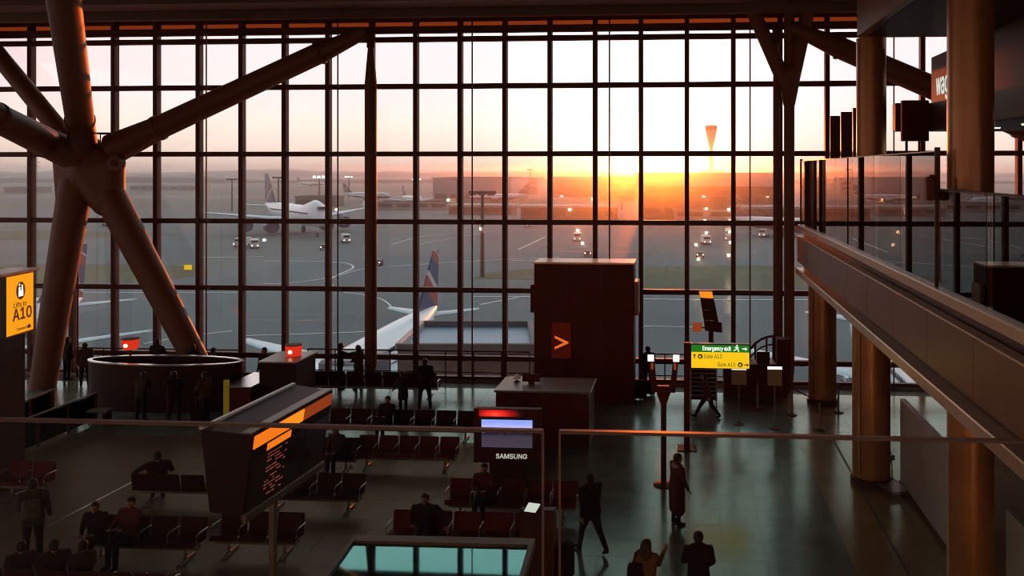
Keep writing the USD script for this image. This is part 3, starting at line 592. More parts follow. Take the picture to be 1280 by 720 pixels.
# counter kiosk in front of it
x0, y0 = flat(617, 25.7); x1, _ = flat(739.5, 25.7)
cx, w, H = (x0 + x1) / 2, (x1 - x0) / 2, EYE - (488 - CY) / F * 25.7
t = thing('service_kiosk', 'dark square kiosk with a pale top in front of the tower block', 'kiosk', (cx, y0, 0))
obj('body', cham((-w + .06, .05, .08), (w - .06, 1.62, H - .06), .015), 'black_box', t); obj('top', cham((-w, 0, H - .06), (w, 1.72, H), .015), 'grey_metal', t); obj('plinth', cham((-w + .12, .1, 0), (w - .12, 1.6, .08), 0), 'joint', t)
obj('corner_post', cham((w - .09, .03, .08), (w - .02, .09, H - .06), .006), 'grey_metal', t)
for k in (-.33, .33): obj('door', cham((k * 2 * w - w * .3, .03, .15), (k * 2 * w + w * .3, .055, H - .15), .006), 'black_box', t)
tt = thing('table_lamp', 'small white shaded lamp on the left end of the square kiosk', 'lamp', (cx - w + .5, y0 + 1.1, H)); obj('shade', lathe([(0, .26), (.14, .12), (.15, .11), (.02, .12), (0, .12)], 20), 'white_plastic', tt, smooth=30); obj('stem', lathe([(0, 0), (.09, 0), (.09, .02), (.02, .04), (.02, .14), (0, .14)], 16), 'black_box', tt, smooth=30)
tt = thing('till_screen', 'low dark till screen on the square kiosk beside the small lamp', 'screen', (cx - w + 1.0, y0 + .9, H)); obj('screen', cham((-.28, -.02, .06), (.28, .02, .30), .01), 'black_box', tt); obj('stand', cham((-.08, -.08, 0), (.08, .1, .07), .01), 'black_box', tt)

# television stand
d = 23.0; x0, y0 = flat(592, d); x1, _ = flat(677, d); cx = (x0 + x1) / 2; w = (x1 - x0) / 2; z = lambda v: EYE - (v - CY) / F * d; X = lambda u: (u - 634.5) / F * d
t = thing('television', 'television in a dark cabinet showing a blue sky picture', 'television', (cx, y0, 0))
obj('cabinet', cham((-w, 0, z(578)), (w, .22, z(510.5)), .012), 'black_box', t); obj('pedestal', cham((-.5, .05, .05), (.5, .2, z(576)), .01), 'black_box', t); obj('foot', cham((-.7, -.2, 0), (.7, .45, .06), .015), 'black_box', t)
LOOK['screen_pic'] = usdkit.material(stage, '/World/Looks/screen_pic', {"tc": ("texture_coordinate", {}), "s": ("separate_xyz", {}), "n": ("noise_texture", {"scale": 6.0, "detail": 5.0}),
    "a": ("math", {"math_type": "multiply_add", "value2": .16}), "m": ("map_range", {"from_min": z(558), "from_max": z(523)}), "r": ("rgb_ramp", {"ramp": [(0, (.075, .055, .10)), (.50, (.06, .045, .075)), (.60, (.012, .012, .03)), (.645, (.02, .02, .05)), (.67, (.50, .42, .72)), (.80, (.42, .40, .85)), (1, (.22, .30, .80))]}), "e": ("emission", {"strength": .95})},
    [("tc.object", "s.vector"), ("tc.object", "n.vector"), ("n.fac", "a.value1"), ("s.z", "a.value3"), ("a.value", "m.value"), ("m.result", "r.fac"), ("r.color", "e.color")], surface="e.emission")
obj('bezel', cham((X(599), -.03, z(561)), (X(671), .01, z(520.5)), .01), 'sign_black', t)
obj('screen', cham((X(602.5), -.036, z(558)), (X(666.5), -.02, z(523.5)), 0), 'screen_pic', t)
LOOK['red_strip'] = usdkit.material(stage, '/World/Looks/red_strip', {"tc": ("texture_coordinate", {}), "mp": ("mapping", {"location": (-X(619) / .72, 0, -z(517.5) / .24), "scale": (1 / .72, 0.0, 1 / .24)}), "g": ("gradient_texture", {"gradient_type": "spherical"}), "r": ("rgb_ramp", {"ramp": [(0, (.01, .004, .003)), (.35, (.25, .006, .006)), (.8, (.9, .03, .02)), (1, (1, .10, .05))]}), "e": ("emission", {"strength": .9})},
    [("tc.object", "mp.vector"), ("mp.vector", "g.vector"), ("g.fac", "r.fac"), ("r.color", "e.color")], surface="e.emission")
obj('red_glow_strip', cham((X(599), -.012, z(520)), (X(655), .004, z(511.5)), 0), 'red_strip', t)  # red glow drawn as an emissive gradient along the cabinet top
obj('maker_lettering', facing_text('SAMSUNG', .125, (X(620), -.004, z(572)), bold=True), 'letter_white', t)

# Y shaped sign post
d = 22.9; x, y = flat(829.5, d); zy = lambda v: EYE - (v - CY) / F * d; xx = lambda u: (u - 829.5) / F * d
t = thing('forked_post', 'tall dark post that forks into a V with white tipped arms', 'post', (x, y, 0))
obj('pole', tube((0, 0, 0), (0, 0, zy(503)), .075, n=20), 'black_box', t, smooth=30); obj('base_plate', lathe([(0, 0), (.28, 0), (.28, .025), (.08, .05), (0, .05)], 28), 'black_box', t, smooth=30)
obj('fork', prism([(xx(826), zy(505)), (xx(833), zy(505)), (xx(840), zy(485)), (xx(836), zy(482)), (xx(822), zy(482)), (xx(819), zy(485))], .16, MX((1, 0, 0), (0, 0, 1), (0, -1, 0), (0, .08, 0))), 'black_box', t)
for sg in (-1, 1):
    a, b = (sg * .24, 0, zy(490)), (sg * .345, 0, zy(444)); obj('arm', bar(a, b, .15, .16, up=(0, 1, 0)), 'black_box', t)
    obj('lamp_tip', cham((sg * .345 - .085, -.11, zy(451)), (sg * .345 + .085, -.07, zy(442.5)), .008), 'sign_white', t)
    obj('small_light', cham((sg * .31 - .03, -.1, zy(461)), (sg * .31 + .03, -.075, zy(453)), .004), 'sign_orange_dim', t)

# emergency exit and gate sign on its post
d = 25.9; zy = lambda v: EYE - (v - CY) / F * d; x, y = flat(859, d); xx = lambda u: (u - 859) / F * d
t = thing('gate_sign', 'lit green and yellow sign with emergency exit and gate arrows on a dark post', 'sign', (x, y, 0))
obj('post', cham((xx(855), -.09, 0), (xx(862.5), .09, zy(428)), .01), 'black_box', t); obj('base_plate', cham((-.3, -.3, 0), (.3, .3, .025), .006), 'black_box', t)
obj('housing', cham((xx(862.5), -.10, zy(459.5)), (xx(936.5), .10, zy(428.5)), .01), 'sign_black', t)
g = obj('green_panel', cham((xx(864), -.112, zy(438.6)), (xx(935.6), -.09, zy(430)), 0), 'sign_green', t)
obj('lettering', facing_text('Emergency exit', .128, (xx(877.5), -.113, zy(436.6)), wide=.68), 'sign_white', g)
man = MB()
for p, q, r in (((.0, .10), (.02, .03), .018), ((.02, .03), (.07, -.02), .014), ((.07, -.02), (.05, -.07), .012), ((.01, .03), (-.05, -.01), .014), ((-.05, -.01), (-.09, -.03), .012), ((.0, .09), (.07, .06), .011), ((.0, .09), (-.06, .07), .011)):
    man.tube((p[0], 0, p[1]), (q[0], 0, q[1]), r, n=8)
man.add(trimesh.creation.icosphere(2, .024).apply_translation((.015, 0, .135))); m = man.mesh(); m.apply_transform(np.diag([1, .25, .95, 1])); m.apply_translation((xx(920), -.116, zy(435.4))); obj('running_figure', m, 'sign_white', g)
def arrow(cx_, cz, s, ang, yy_):
    p = np.array([(-.5, .09), (.1, .09), (.1, .34), (.5, 0), (.1, -.34), (.1, -.09), (-.5, -.09)]) * s
    c, s_ = math.cos(ang), math.sin(ang); p = p @ np.array([[c, s_], [-s_, c]]); return prism(p, .006, MX((1, 0, 0), (0, 0, 1), (0, -1, 0), (cx_, yy_, cz)))
obj('arrow', arrow(xx(930), zy(434.3), .16, 0, -.112), 'sign_white', g)
g = obj('yellow_panel', cham((xx(864), -.112, zy(458.6)), (xx(935.6), -.09, zy(438.8)), 0), 'sign_yellow_bright', t)
obj('arrow', arrow(xx(868), zy(444), .15, math.pi / 2, -.112), 'sign_black', g); obj('arrow', arrow(xx(932), zy(454), .15, 0, -.112), 'sign_black', g)
obj('lettering', facing_text('Gate A13', .115, (xx(879.5), -.113, zy(446.3)), bold=False, wide=.8), 'sign_black', g); obj('lettering', facing_text('Gate A10', .115, (xx(896), -.113, zy(456.2)), bold=False, wide=.8), 'sign_black', g)
for u, v in ((875, 444.3), (924.5, 454)):
    m = tube((xx(u), -.116, zy(v)), (xx(u), -.11, zy(v)), .075, n=20); obj('plane_symbol_disc', m, 'sign_black', g)
    m = prism(np.array([(-.06, -.012), (-.012, -.012), (-.035, -.055), (-.015, -.055), (.02, -.012), (.055, -.008), (.055, .008), (.02, .012), (-.015, .055), (-.035, .055), (-.012, .012), (-.06, .012)]) * .9, .004, MX((.7, 0, .7), (-.7, 0, .7), (0, -1, 0), (xx(u), -.1165, zy(v)))); obj('plane_symbol', m, 'sign_yellow_bright', g)

# leaning totem sign near the glass
d = 31.8; x, y = flat(889, d); zy = lambda v: EYE - (v - CY) / F * d; xx = lambda u: (u - 889) / F * d
t = thing('totem_sign', 'leaning dark totem sign with an orange head panel near the glass', 'sign', (x, y, 0)); V = MX((1, 0, 0), (0, 0, 1), (0, -1, 0), (0, .08, 0))
obj('post', cham((-.09, .1, 0), (.09, .22, zy(402)), .01), 'black_box', t)
obj('board', prism([(xx(874), zy(364)), (xx(890.5), zy(364)), (xx(898), zy(402)), (xx(902), zy(402.5)), (xx(902.5), zy(415)), (xx(881.5), zy(413))], .18, V), 'black_box', t)
V2 = MX((1, 0, 0), (0, 0, 1), (0, -1, 0), (0, -.101, 0)); obj('head_panel', prism([(xx(873.6), zy(364.3)), (xx(890), zy(364.3)), (xx(891.6), zy(372.5)), (xx(875.4), zy(371.5))], .015, V2), 'sign_orange', t)
for v, u0, u1 in ((387, 880, 887), (400, 881, 892)): obj('text_line', cham((xx(u0), -.112, zy(v + .6)), (xx(u1), -.1, zy(v - .6)), 0), 'grey_metal', t)
obj('side_box', cham((xx(866), -.02, zy(415)), (xx(877), .18, zy(404.5)), .01), 'sign_orange_dim', t); obj('side_bracket', cham((xx(874), .05, zy(411)), (xx(888), .12, zy(409)), 0), 'black_box', t)

# lifts sign at the far left on a dark pier
A, B = W(8, 347, 21.6), W(41, 341, 22.7); hgt = .5 * ((423 - 347) / F * 21.6 + (410 - 341) / F * 22.7); ex = (B - A); ex[2] = 0; L = np.linalg.norm(ex); ex /= L; nn = np.array([ex[1], -ex[0], 0])
t = thing('lift_sign', 'lit yellow sign box reading lifts to A10 at the far left', 'sign', (A[0], A[1], A[2] - hgt), math.degrees(math.atan2(ex[1], ex[0])))
obj('housing', cham((-.06, 0, -.05), (L + .06, .55, hgt + .05), .01), 'sign_black', t); obj('cover', cham((-.35, -.06, hgt + .05), (L + .22, .75, hgt + .11), .01), 'counter_top', t)
f = obj('yellow_panel', cham((0, -.012, 0), (L, .01, hgt), 0), 'sign_yellow', t)
obj('symbol_disc', tube((L * .51, -.016, hgt * .73), (L * .51, -.01, hgt * .73), .235, n=28).apply_transform(MX((.8, 0, 0), (0, 1, 0), (0, 0, 1), (L * .51 * .2, 0, 0))), 'sign_black', f)
m = MB(); m.box((L * .51 - .10, -.0195, hgt * .73 - .15), (L * .51 + .10, -.016, hgt * .73 + .01), 0)
for sx in (-.055, .055): m.add(tube((L * .51 + sx, -.0195, hgt * .73 + .07), (L * .51 + sx, -.016, hgt * .73 + .07), .035, n=12)); m.box((L * .51 + sx - .025, -.0195, hgt * .73 + .0), (L * .51 + sx + .025, -.016, hgt * .73 + .05), 0)
for sx, sg in ((-.06, 1), (.06, -1)): m.add(prism([(-.04, 0), (.04, 0), (0, .06 * sg)], .004, MX((1, 0, 0), (0, 0, 1), (0, -1, 0), (L * .51 + sx, -.016, hgt * .73 + .14))))
obj('lift_symbol', m, 'sign_white', f)
obj('lettering', facing_text('Lifts to', .125, (L * .24, -.0125, hgt * .455), bold=False), 'sign_black', f); obj('lettering', facing_text('A10', .30, (L * .20, -.0125, hgt * .235)), 'sign_black', f); obj('lettering', facing_text('Connections', .075, (L * .36, -.0125, hgt * .05), bold=False), 'sign_black', f)
obj('small_symbol', tube((L * .83, -.016, hgt * .075), (L * .83, -.01, hgt * .075), .055, n=16), 'sign_black', f)
t = thing('pier', 'dark square pier that carries the yellow lifts sign', 'column', (A[0] - 1.1, A[1] + .95, 0)); obj('shaft', cham((-.55, -.5, 0), (.35, .6, A[2] + .05), .02), 'dark_brown', t); obj('skirting', cham((-.58, -.53, 0), (.38, .63, .15), .01), 'black_box', t)

# long departures board with sloping faces
def corner(u, v, z): return on(u, v, z)
zt, zb = 3.75, 2.25
TRn, TRf, TLn, TLf = corner(316, 544, zt), corner(416, 488, zt), corner(251, 537, zt), corner(367.5, 481, zt)
BRn, BRf, BLn, BLf = corner(303, 646, zb), corner(402, 578, zb), corner(262, 640, zb), corner(372, 572, zb)
O = np.array([*((TRn + TLf) / 2)[:2], 0.0]); TRn, TRf, TLn, TLf, BRn, BRf, BLn, BLf = (p - O for p in (TRn, TRf, TLn, TLf, BRn, BRf, BLn, BLf))
t = thing('departures_board', 'long dark departures board with an orange header strip on a post', 'display board', O)
obj('body', loft([np.array([TLn, TRn, BRn, BLn]), np.array([TLf, TRf, BRf, BLf])]), 'board_dark', t)
for a, b, nm in ((TLn, TLf, 'edge_strip'), ): obj(nm, bar(a + (0, 0, .02), b + (0, 0, .02), .09, .06), 'white_plastic', t)  # metal edge, its bright reflection put into a white colour
obj('edge_strip', bar(TRn * .88 + TLn * .12 + (0, 0, .015), TRf * .88 + TLf * .12 + (0, 0, .015), .22, .03), 'grey_metal', t)
obj('lower_rail', bar(BRn + (.02, 0, -.04), BRf + (.02, 0, -.04), .10, .16), 'grey_metal', t)
nn = np.cross(TRf - TRn, BRn - TRn); nn /= np.linalg.norm(nn); nn = nn if nn[0] > 0 else -nn
def fq(s0, s1, t0, t1, o0, o1):
    def P(s, q, o): return (TRn * (1 - s) + TRf * s) * (1 - q) + (BRn * (1 - s) + BRf * s) * q + nn * o
    return loft([np.array([P(s0, t0, o0), P(s1, t0, o0), P(s1, t1, o0), P(s0, t1, o0)]), np.array([P(s0, t0, o1), P(s1, t0, o1), P(s1, t1, o1), P(s0, t1, o1)])])
obj('header_panel', fq(.02, .60, .03, .19, 0, .02), 'sign_orange', t); obj('header_panel', fq(.61, .99, .03, .19, 0, .02), 'sign_orange_dim', t, label='unlit dim red header panel'); obj('header_panel', fq(.18, .46, .22, .31, 0, .02), 'sign_orange', t)
for k in range(3): obj('screen', fq(.03 + .325 * k, .335 + .325 * k, .33, .96, 0, .012), 'sign_black', t)
m, rr = MB(), random.Random(3)
for r in range(13):
    s = .20
    while s < .42:
        l = rr.choice((.015, .03, .05)); q = .36 + r * .044
        if rr.random() < .62: m.add(fq(s, s + l, q, q + .016, .013, .018))
        s += l + .012
obj('text_rows', m, 'led_red', t, kind='stuff')
for s in (.52,):
    p = (BRn + BLn) / 2 * (1 - s) + (BRf + BLf) / 2 * s; obj('post', cham((p[0] - .06, p[1] - .06, 0), (p[0] + .06, p[1] + .06, zb + .05), .01), 'grey_metal', t); obj('base_plate', cham((p[0] - .25, p[1] - .25, 0), (p[0] + .25, p[1] + .25, .02), .005), 'black_box', t)

# mirror topped kiosk at the bottom
zr = 3.0; cs = [on(443, 668, zr), on(669, 673, zr), on(653, 728, zr), on(398, 728, zr)]; O = np.array([*(sum(cs) / 4)[:2], 0]); cs = [c - O for c in cs]
t = thing('glass_roofed_kiosk', 'low kiosk at the bottom with a shiny roof that mirrors the windows', 'kiosk', O)
q = np.array(cs)[:, :2]; inn = q * np.array([.95, .80]) + [0, -.07]
from shapely.geometry import Polygon as _Pg
m = trimesh.creation.extrude_polygon(_Pg(q, [inn]), .14, engine='earcut'); m.apply_translation((0, 0, zr - .14)); obj('roof_frame', m, 'kiosk_frame', t)
m = prism(inn, .05); m.apply_translation((0, 0, zr - .09)); obj('roof_glass', m, 'mirror_roof', t)
bq = q * np.array([.80, .72]); m = prism(bq, zr - .14); obj('wall', m, 'dark_brown', t)
# information terminal beside it
x, y = flat(671, 17.4); t = thing('information_terminal', 'dark upright terminal with a small bright tilted screen right of the mirrored roof', 'terminal', (x, y, 0))
obj('body', prism([(0, 0), (.5, 0), (.42, 1.15), (.30, 1.5), (.12, 1.5), (.05, 1.1)], .72, MX((0, 1, 0), (0, 0, 1), (1, 0, 0), (-.36, 0, 0))), 'dark_brown', t); a = np.array([-.22, .22, 1.50])
obj('screen', bar((-.16, .06, 1.47), (-.10, .30, 1.56), .26, .03), 'screen_white', t); obj('screen_frame', bar((-.17, .03, 1.455), (-.095, .33, 1.545), .34, .03), 'black_box', t)

# oval bar counter
cx, cy = flat(207, 30.5); t = thing('oval_bar', 'dark oval bar counter with a shiny rim at the left', 'bar counter', (cx, cy, 0))
an = np.linspace(0, 2 * np.pi, 65)[:-1]; el = lambda a, b: np.c_[a * np.cos(an), b * np.sin(an)]
def ring(a0, b0, a1, b1, z0, z1):
    m = trimesh.creation.extrude_polygon(_Pg(el(a1, b1), [el(a0, b0)]), z1 - z0, engine='earcut'); m.apply_translation((0, 0, z0)); return m
obj('outer_wall', ring(2.78, .70, 2.88, .80, 0, 1.66), 'bar_dark', t, smooth=30); obj('rim', ring(2.75, .67, 2.92, .84, 1.66, 1.70), 'chrome', t, smooth=30); obj('worktop', ring(2.3, .32, 2.78, .70, 1.05, 1.1), 'counter_top', t, smooth=30)
obj('inner_wall', ring(2.24, .26, 2.31, .33, 0, 1.05), 'dark_brown', t, smooth=30)
def lantern(u, d, z0, lab):
    x, y = flat(u, d); t = thing('red_lantern', lab, 'lamp', (x, y, z0)); obj('body', lathe([(0, .0), (.24, .0), (.27, .10), (.29, .34), (.27, .37), (0, .37)], 24), 'lamp_red', t, smooth=30); obj('cap', lathe([(0, .37), (.30, .37), (.30, .40), (0, .42)], 24), 'black_box', t, smooth=30); obj('bulb', trimesh.creation.icosphere(2, .075).apply_translation((0, -.27, .17)), 'lamp_red_core', t)
    return t, x, y
p_, x, y = lantern(163, 31.2, 1.94, 'glowing red lantern on the oval bar at the left'); obj('stem', tube((0, 0, -.9), (0, 0, .02), .04, n=10), 'black_box', p_)
t = thing('yellow_lamp_post', 'slim yellow lit lamp post against the right end of the oval bar', 'lamp', (*flat(283, 28.9), 0)); obj('tube_light', lathe([(0, .18), (.10, .18), (.10, 1.35), (0, 1.35)], 16), 'sign_olive' if False else 'yellow_tube' if 'yellow_tube' in LOOK else emit('yellow_tube', (.75, .5, .03), .09).GetPath().name, t, smooth=30); obj('base', lathe([(0, 0), (.17, 0), (.17, .05), (.1, .18), (0, .18)], 16), 'brass', t, smooth=30)
# counter end with second lantern
t = thing('bar_desk', 'dark desk block with pale top edges between the oval bar and the departures board', 'desk', (*flat(358, 30.2), 0))
obj('body', cham((-.55, -.9, 0), (.75, .75, 1.84), .02), 'bar_dark', t); obj('top', cham((-.6, -.95, 1.84), (.8, .8, 1.9), .01), 'grey_metal', t); obj('low_counter', cham((-1.5, -1.4, 0), (-.56, .6, 1.1), .02), 'black_box', t); obj('low_counter_top', cham((-1.55, -1.45, 1.1), (-.56, .65, 1.14), .01), 'chrome', t)
lantern(367, 30.3, 1.9, 'glowing red lantern on the desk block right of the oval bar')

# handrail in front of the glass, curved stair rail, barriers
def rail(name, lab, cat, pts, h, posts, m='black_box', r=.028, lower=()):
    t = thing(name, lab, cat, (*pts[0][:2], 0)); P = [np.array([p[0] - pts[0][0], p[1] - pts[0][1], 0]) for p in pts]
    top = MB()
    for a, b in zip(P[:-1], P[1:]): top.tube(a + (0, 0, h), b + (0, 0, h), r, n=10)
    obj('handrail', top, m, t)
    for z in lower:
        lo = MB()
        for a, b in zip(P[:-1], P[1:]): lo.tube(a + (0, 0, z), b + (0, 0, z), r * .7, n=8)
        obj('lower_rail', lo, m, t)
    for k in range(posts):
        f = k / (posts - 1) * (len(P) - 1); i = min(int(f), len(P) - 2); p = P[i] + (P[i + 1] - P[i]) * (f - i); obj('post', tube(p, p + (0, 0, h), r * .9, n=8), m, t)
    return t
rail('handrail', 'dark handrail along the foot of the glazed wall, left of the tower block', 'handrail', [atY(385, 440, 33.25), atY(662, 440, 33.25)], 1.3, 9, lower=(.45, 1.0))
rail('handrail', 'dark handrail along the foot of the glazed wall, right of the tower block', 'handrail', [atY(800, 440, 33.25), atY(925, 440, 33.25)], 1.3, 5, lower=(.45, 1.0))
rail('handrail', 'dark handrail behind the oval bar at the left', 'handrail', [atY(96, 440, 33.25), atY(300, 440, 33.25)], 1.2, 7, lower=(.6,))
t = thing('stair_rail', 'curved dark stair handrail rising at the right of the gate sign', 'handrail', (*flat(932, 32.6), 0)); d = 32.6; q = lambda u, v: np.array([(u - 932) / F * d, 0, EYE - (v - CY) / F * d])
pts = [q(932, 441), q(938, 436), (q(944, 429)), q(951, 424), q(958, 421), q(966, 419.5)]; obj('handrail', path_tube(pts, .045, 8), 'black_box', t); pts2 = [p - (0, 0, .32) for p in pts]; obj('lower_rail', path_tube(pts2, .03, 8), 'black_box', t)
for p in pts[::2] + [pts[-1]]: obj('post', tube((p[0], 0, 0), p, .035, n=8), 'black_box', t)
def barrier(u0, v0, u1, v1, lab):
    a, b = on(u0, v0, 1.0), on(u1, v1, 1.0); t = thing('glass_barrier', lab, 'barrier', (a[0], a[1], 0)); e = b - a; e[2] = 0
    obj('top_rail', bar((0, 0, 1.0), e + (0, 0, 1.0), .06, .05), 'grey_metal', t); n = 4
    for k in range(n): obj('glass_panel', bar(e * (k + .02) / n + (0, 0, .53), e * (k + .98) / n + (0, 0, .53), .012, .86), 'rail_glass', t)
    for k in range(n + 1): p = e * k / n; obj('post', cham(p + (-.03, -.03, 0), p + (.03, .03, 1.0), .005), 'black_box', t)
barrier(-40, 551, 120, 491, 'low glass barrier with a pale top rail at the far left, the longer one')
barrier(-60, 540, 66, 487, 'low glass barrier at the far left behind the longer one')
t = thing('long_bench', 'backless dark bench with pale edges behind the barriers at the left', 'bench', (*flat(112, 28.4), 0)); obj('seat', cham((-.75, -.2, .42), (.75, .25, .50), .015), 'grey_metal', t)
for sx in (-.6, .6): obj('leg', cham((sx - .05, -.15, 0), (sx + .05, .2, .42), .01), 'black_box', t)
a, b = on(62, 657), on(172, 599); obj('metal_strip', bar((a[0], a[1], .002), (b[0], b[1], .002), .035, .008), 'chrome', fl)

# gate desk at the right with two small notices
x, y = flat(942, 32.0); t = thing('gate_desk', 'dark gate desk beyond the lit gate sign at the right end of the hall', 'desk', (x, y, 0)); obj('body', cham((-1.15, -.35, .05), (1.25, .4, 1.22), .02), 'black_box', t); obj('top', cham((-1.25, -.45, 1.22), (1.35, .5, 1.28), .01), 'dark_brown', t); obj('plinth', cham((-1.1, -.3, 0), (1.2, .35, .06), 0), 'joint', t)
obj('screen', cham((.1, -.1, 1.28), (.6, -.05, 1.68), .01), 'black_box', t); obj('cabinet', cham((.85, -.3, 1.28), (1.35, .3, 2.2), .01), 'black_box', t)
def notice(u0, u1, vt, vb, d, lab, foot=True):
    x, y = flat((u0 + u1) / 2, d); w = (u1 - u0) / 2 / F * d; zt, zb = EYE - (vt - CY) / F * d, EYE - (vb - CY) / F * d; t = thing('notice_stand', lab, 'sign', (x, y, 0))
    obj('board', cham((-w, -.015, zb), (w, .015, zt), .006), 'notice_board' if 'notice_board' in LOOK else pbr('notice_board', (.26, .15, .08), .5).GetPath().name, t); obj('header', cham((-w, -.02, zt - .10), (w, -.01, zt), 0), 'sign_white', t); obj('pole', tube((0, .03, 0), (0, .03, zt - .05), .022, n=10), 'grey_metal', t); obj('foot', lathe([(0, 0), (.19, 0), (.19, .02), (.03, .05), (0, .05)], 24), 'black_box', t, smooth=30)
notice(914.5, 933, 458.5, 481, 28.4, 'brown notice on a stand just under the lit gate sign'); notice(959.5, 977.5, 458, 482, 27.9, 'brown notice on a stand right of the lit gate sign')
def belt_post(p, lab):
    t = thing('belt_post', lab, 'queue post', (p[0], p[1], 0), group='queue barrier posts'); obj('pole', tube((0, 0, .02), (0, 0, .98), .035, n=14), 'grey_metal', t, smooth=30); obj('foot', lathe([(0, 0), (.18, 0), (.18, .02), (.05, .05), (0, .05)], 24), 'black_box', t, smooth=30); obj('head', lathe([(0, .9), (.045, .9), (.045, 1.0), (0, 1.0)], 16), 'black_box', t, smooth=30)
    return t
bp = [on(u, v) for u, v in ((947, 512), (990, 519), (1024.5, 537), (1048, 516))]
for p, lab in zip(bp, ('queue barrier post, leftmost of the row under the gallery', 'queue barrier post, second from the left under the gallery', 'queue barrier post standing nearest, beside the bronze column', 'queue barrier post at the right, behind the bronze columns')): belt_post(p, lab)
for k in range(3):
    a, b = bp[k], bp[k + 1]; tb = thing('queue_belt', ('dark queue belt, leftmost stretch under the gallery', 'dark queue belt, middle stretch under the gallery', 'dark queue belt, right stretch by the bronze columns')[k], 'queue belt', (a[0], a[1], 0)); e = b - a; u_ = e / np.linalg.norm(e)
    obj('belt', bar(u_ * .045 + (0, 0, .93), e - u_ * .045 + (0, 0, .93), .006, .05), 'black_box', tb)

# newspaper rack
x, y = flat(881, 30.4); t = thing('newspaper_rack', 'grey slatted newspaper rack beside the gate sign post', 'rack', (x, y, 0))
for sx in (-.5, .42): obj('side_frame', cham((sx - .02, -.15, 0), (sx + .02, .3, 1.62), .006), 'grey_metal', t)
for k in range(8): obj('shelf', bar((-.5, .05 + .012 * k, .42 + k * .155), (.42, .05 + .012 * k, .42 + k * .155), .22, .03, up=(0, .35, 1)), 'rack_grey', t)
obj('back_panel', cham((-.5, .24, .2), (.42, .27, 1.62), .005), 'black_box', t)

# rows of linked seats
def bench(n, sp, u, vtop, lab, m='seat_red', rot=0, d=None, top=.86):
    d = d or (EYE - top) * F / (vtop - CY); x, y = flat(u, d)
    t = thing('seat_row', lab, 'seat row', (x, y, 0), rot, 'rows of linked seats'); W_ = n * sp / 2      # sitters face -y
    obj('beam', cham((-W_ + .05, -.32, .26), (W_ - .05, -.22, .33), .01), 'grey_metal', t)
    for k in range(n):
        c = -W_ + (k + .5) * sp; h = sp * .468
        obj('seat', loft([np.array([(c - h, 0, .40), (c + h, 0, .40), (c + h, 0, .46), (c - h, 0, .46)]), np.array([(c - h, -.42, .42), (c + h, -.42, .42), (c + h, -.42, .48), (c - h, -.42, .48)]), np.array([(c - h, -.50, .39), (c + h, -.50, .39), (c + h, -.49, .44), (c - h, -.49, .44)])]), m, t)
        b = cham((c - h, -.035, 0), (c + h, .035, top - .40), .03); b.apply_transform(trimesh.transformations.rotation_matrix(-.16, (1, 0, 0))); b.apply_translation((0, -.02, .40)); obj('backrest', b, m, t)
    for k in range(n + 1):
        c = -W_ + k * sp; obj('armrest', path_tube([(c, -.26, .33), (c, -.42, .48), (c, -.42, .62), (c, -.30, .655), (c, .02, .64)], .017, 8), 'chrome', t, smooth=50)
    for c in ((-W_ + .35, W_ - .35) if n > 2 else (-.3, .3)):
        obj('leg', path_tube([(c, -.55, .025), (c, -.30, .06), (c, -.27, .28), (c, -.24, .06), (c, .12, .025)], .026, 8), 'grey_metal', t, smooth=50)
    return t
bench(8, .70, 491, 512, 'row of red seats farthest back, in front of the standing couple', 'seat_dark')
bench(5, .60, 511, 545, 'row of red seats below the farthest row, left of the television')
bench(5, .655, 642, 600, 'row of red seats in front of the television')
bench(5, .70, 585, 640, 'row of red seats directly behind the mirror roofed kiosk')
bench(3, .66, 328, 640, 'row of dark seats under the near end of the departures board', 'seat_dark')
bench(4, .64, 396, 591, 'row of dark seats under the far end of the departures board', 'seat_dark')
bench(2, .66, 424, 547, 'short row of dark seats right of the departures board', 'seat_dark')
bench(4, .66, 188, 645, 'row of dark seats at the lower left, the one nearest the viewer', 'seat_dark')
bench(4, .66, 226, 592, 'row of dark seats at the lower left with a lone sitter', 'seat_dark', 180)
bench(2, .66, 40, 577, 'row of red seats cut off by the left edge of the picture')
bench(7, .70, 467, 458, 'row of dark seats along the foot of the glazed wall', 'seat_dark', 180, d=31.7, top=1.0)

# things on the gallery
for k, (u0, u1, vt, lab) in enumerate(((1038, 1050, 145, 'narrow upright banner panel on the gallery, farthest of three'), (1051.5, 1065, 140, 'narrow upright banner panel on the gallery, middle of three'), (1066.5, 1077, 135, 'narrow upright banner panel on the gallery, nearest of three'))):
    d = (29.0, 27.2, 25.5)[k]; x, y = flat((u0 + u1) / 2, d); w = (u1 - u0) / 2 / F * d; zt = EYE - (vt - CY) / F * d - 6.3
    t = thing('banner_panel', lab, 'banner', (x, y, 6.3)); obj('panel', cham((-w, -.04, .12), (w, .04, zt), .01), 'gallery_dark', t); obj('edge', cham((-w - .012, -.03, .12), (-w, .03, zt), 0), 'brass', t); obj('base', cham((-w - .05, -.2, 0), (w + .05, .2, .12), .01), 'black_box', t)  # lit left edge: the light is put into a brass strip
d = 22.8; x, y = flat(1143.5, d); z = lambda v: EYE - (v - CY) / F * d - 6.3; t = thing('display_board', 'square dark display board on two legs on the gallery', 'display board', (x, y, 6.3)); w = 16.5 / F * d
obj('board', cham((-w, -.08, z(176.5)), (w, .08, z(125.5)), .015), 'black_box', t)
for sx in (-.22, .12): obj('leg', tube((sx, 0, .02), (sx, 0, z(172)), .035, n=10), 'black_box', t); 
obj('foot', cham((-.5, -.25, 0), (.4, .25, .03), .01), 'black_box', t)
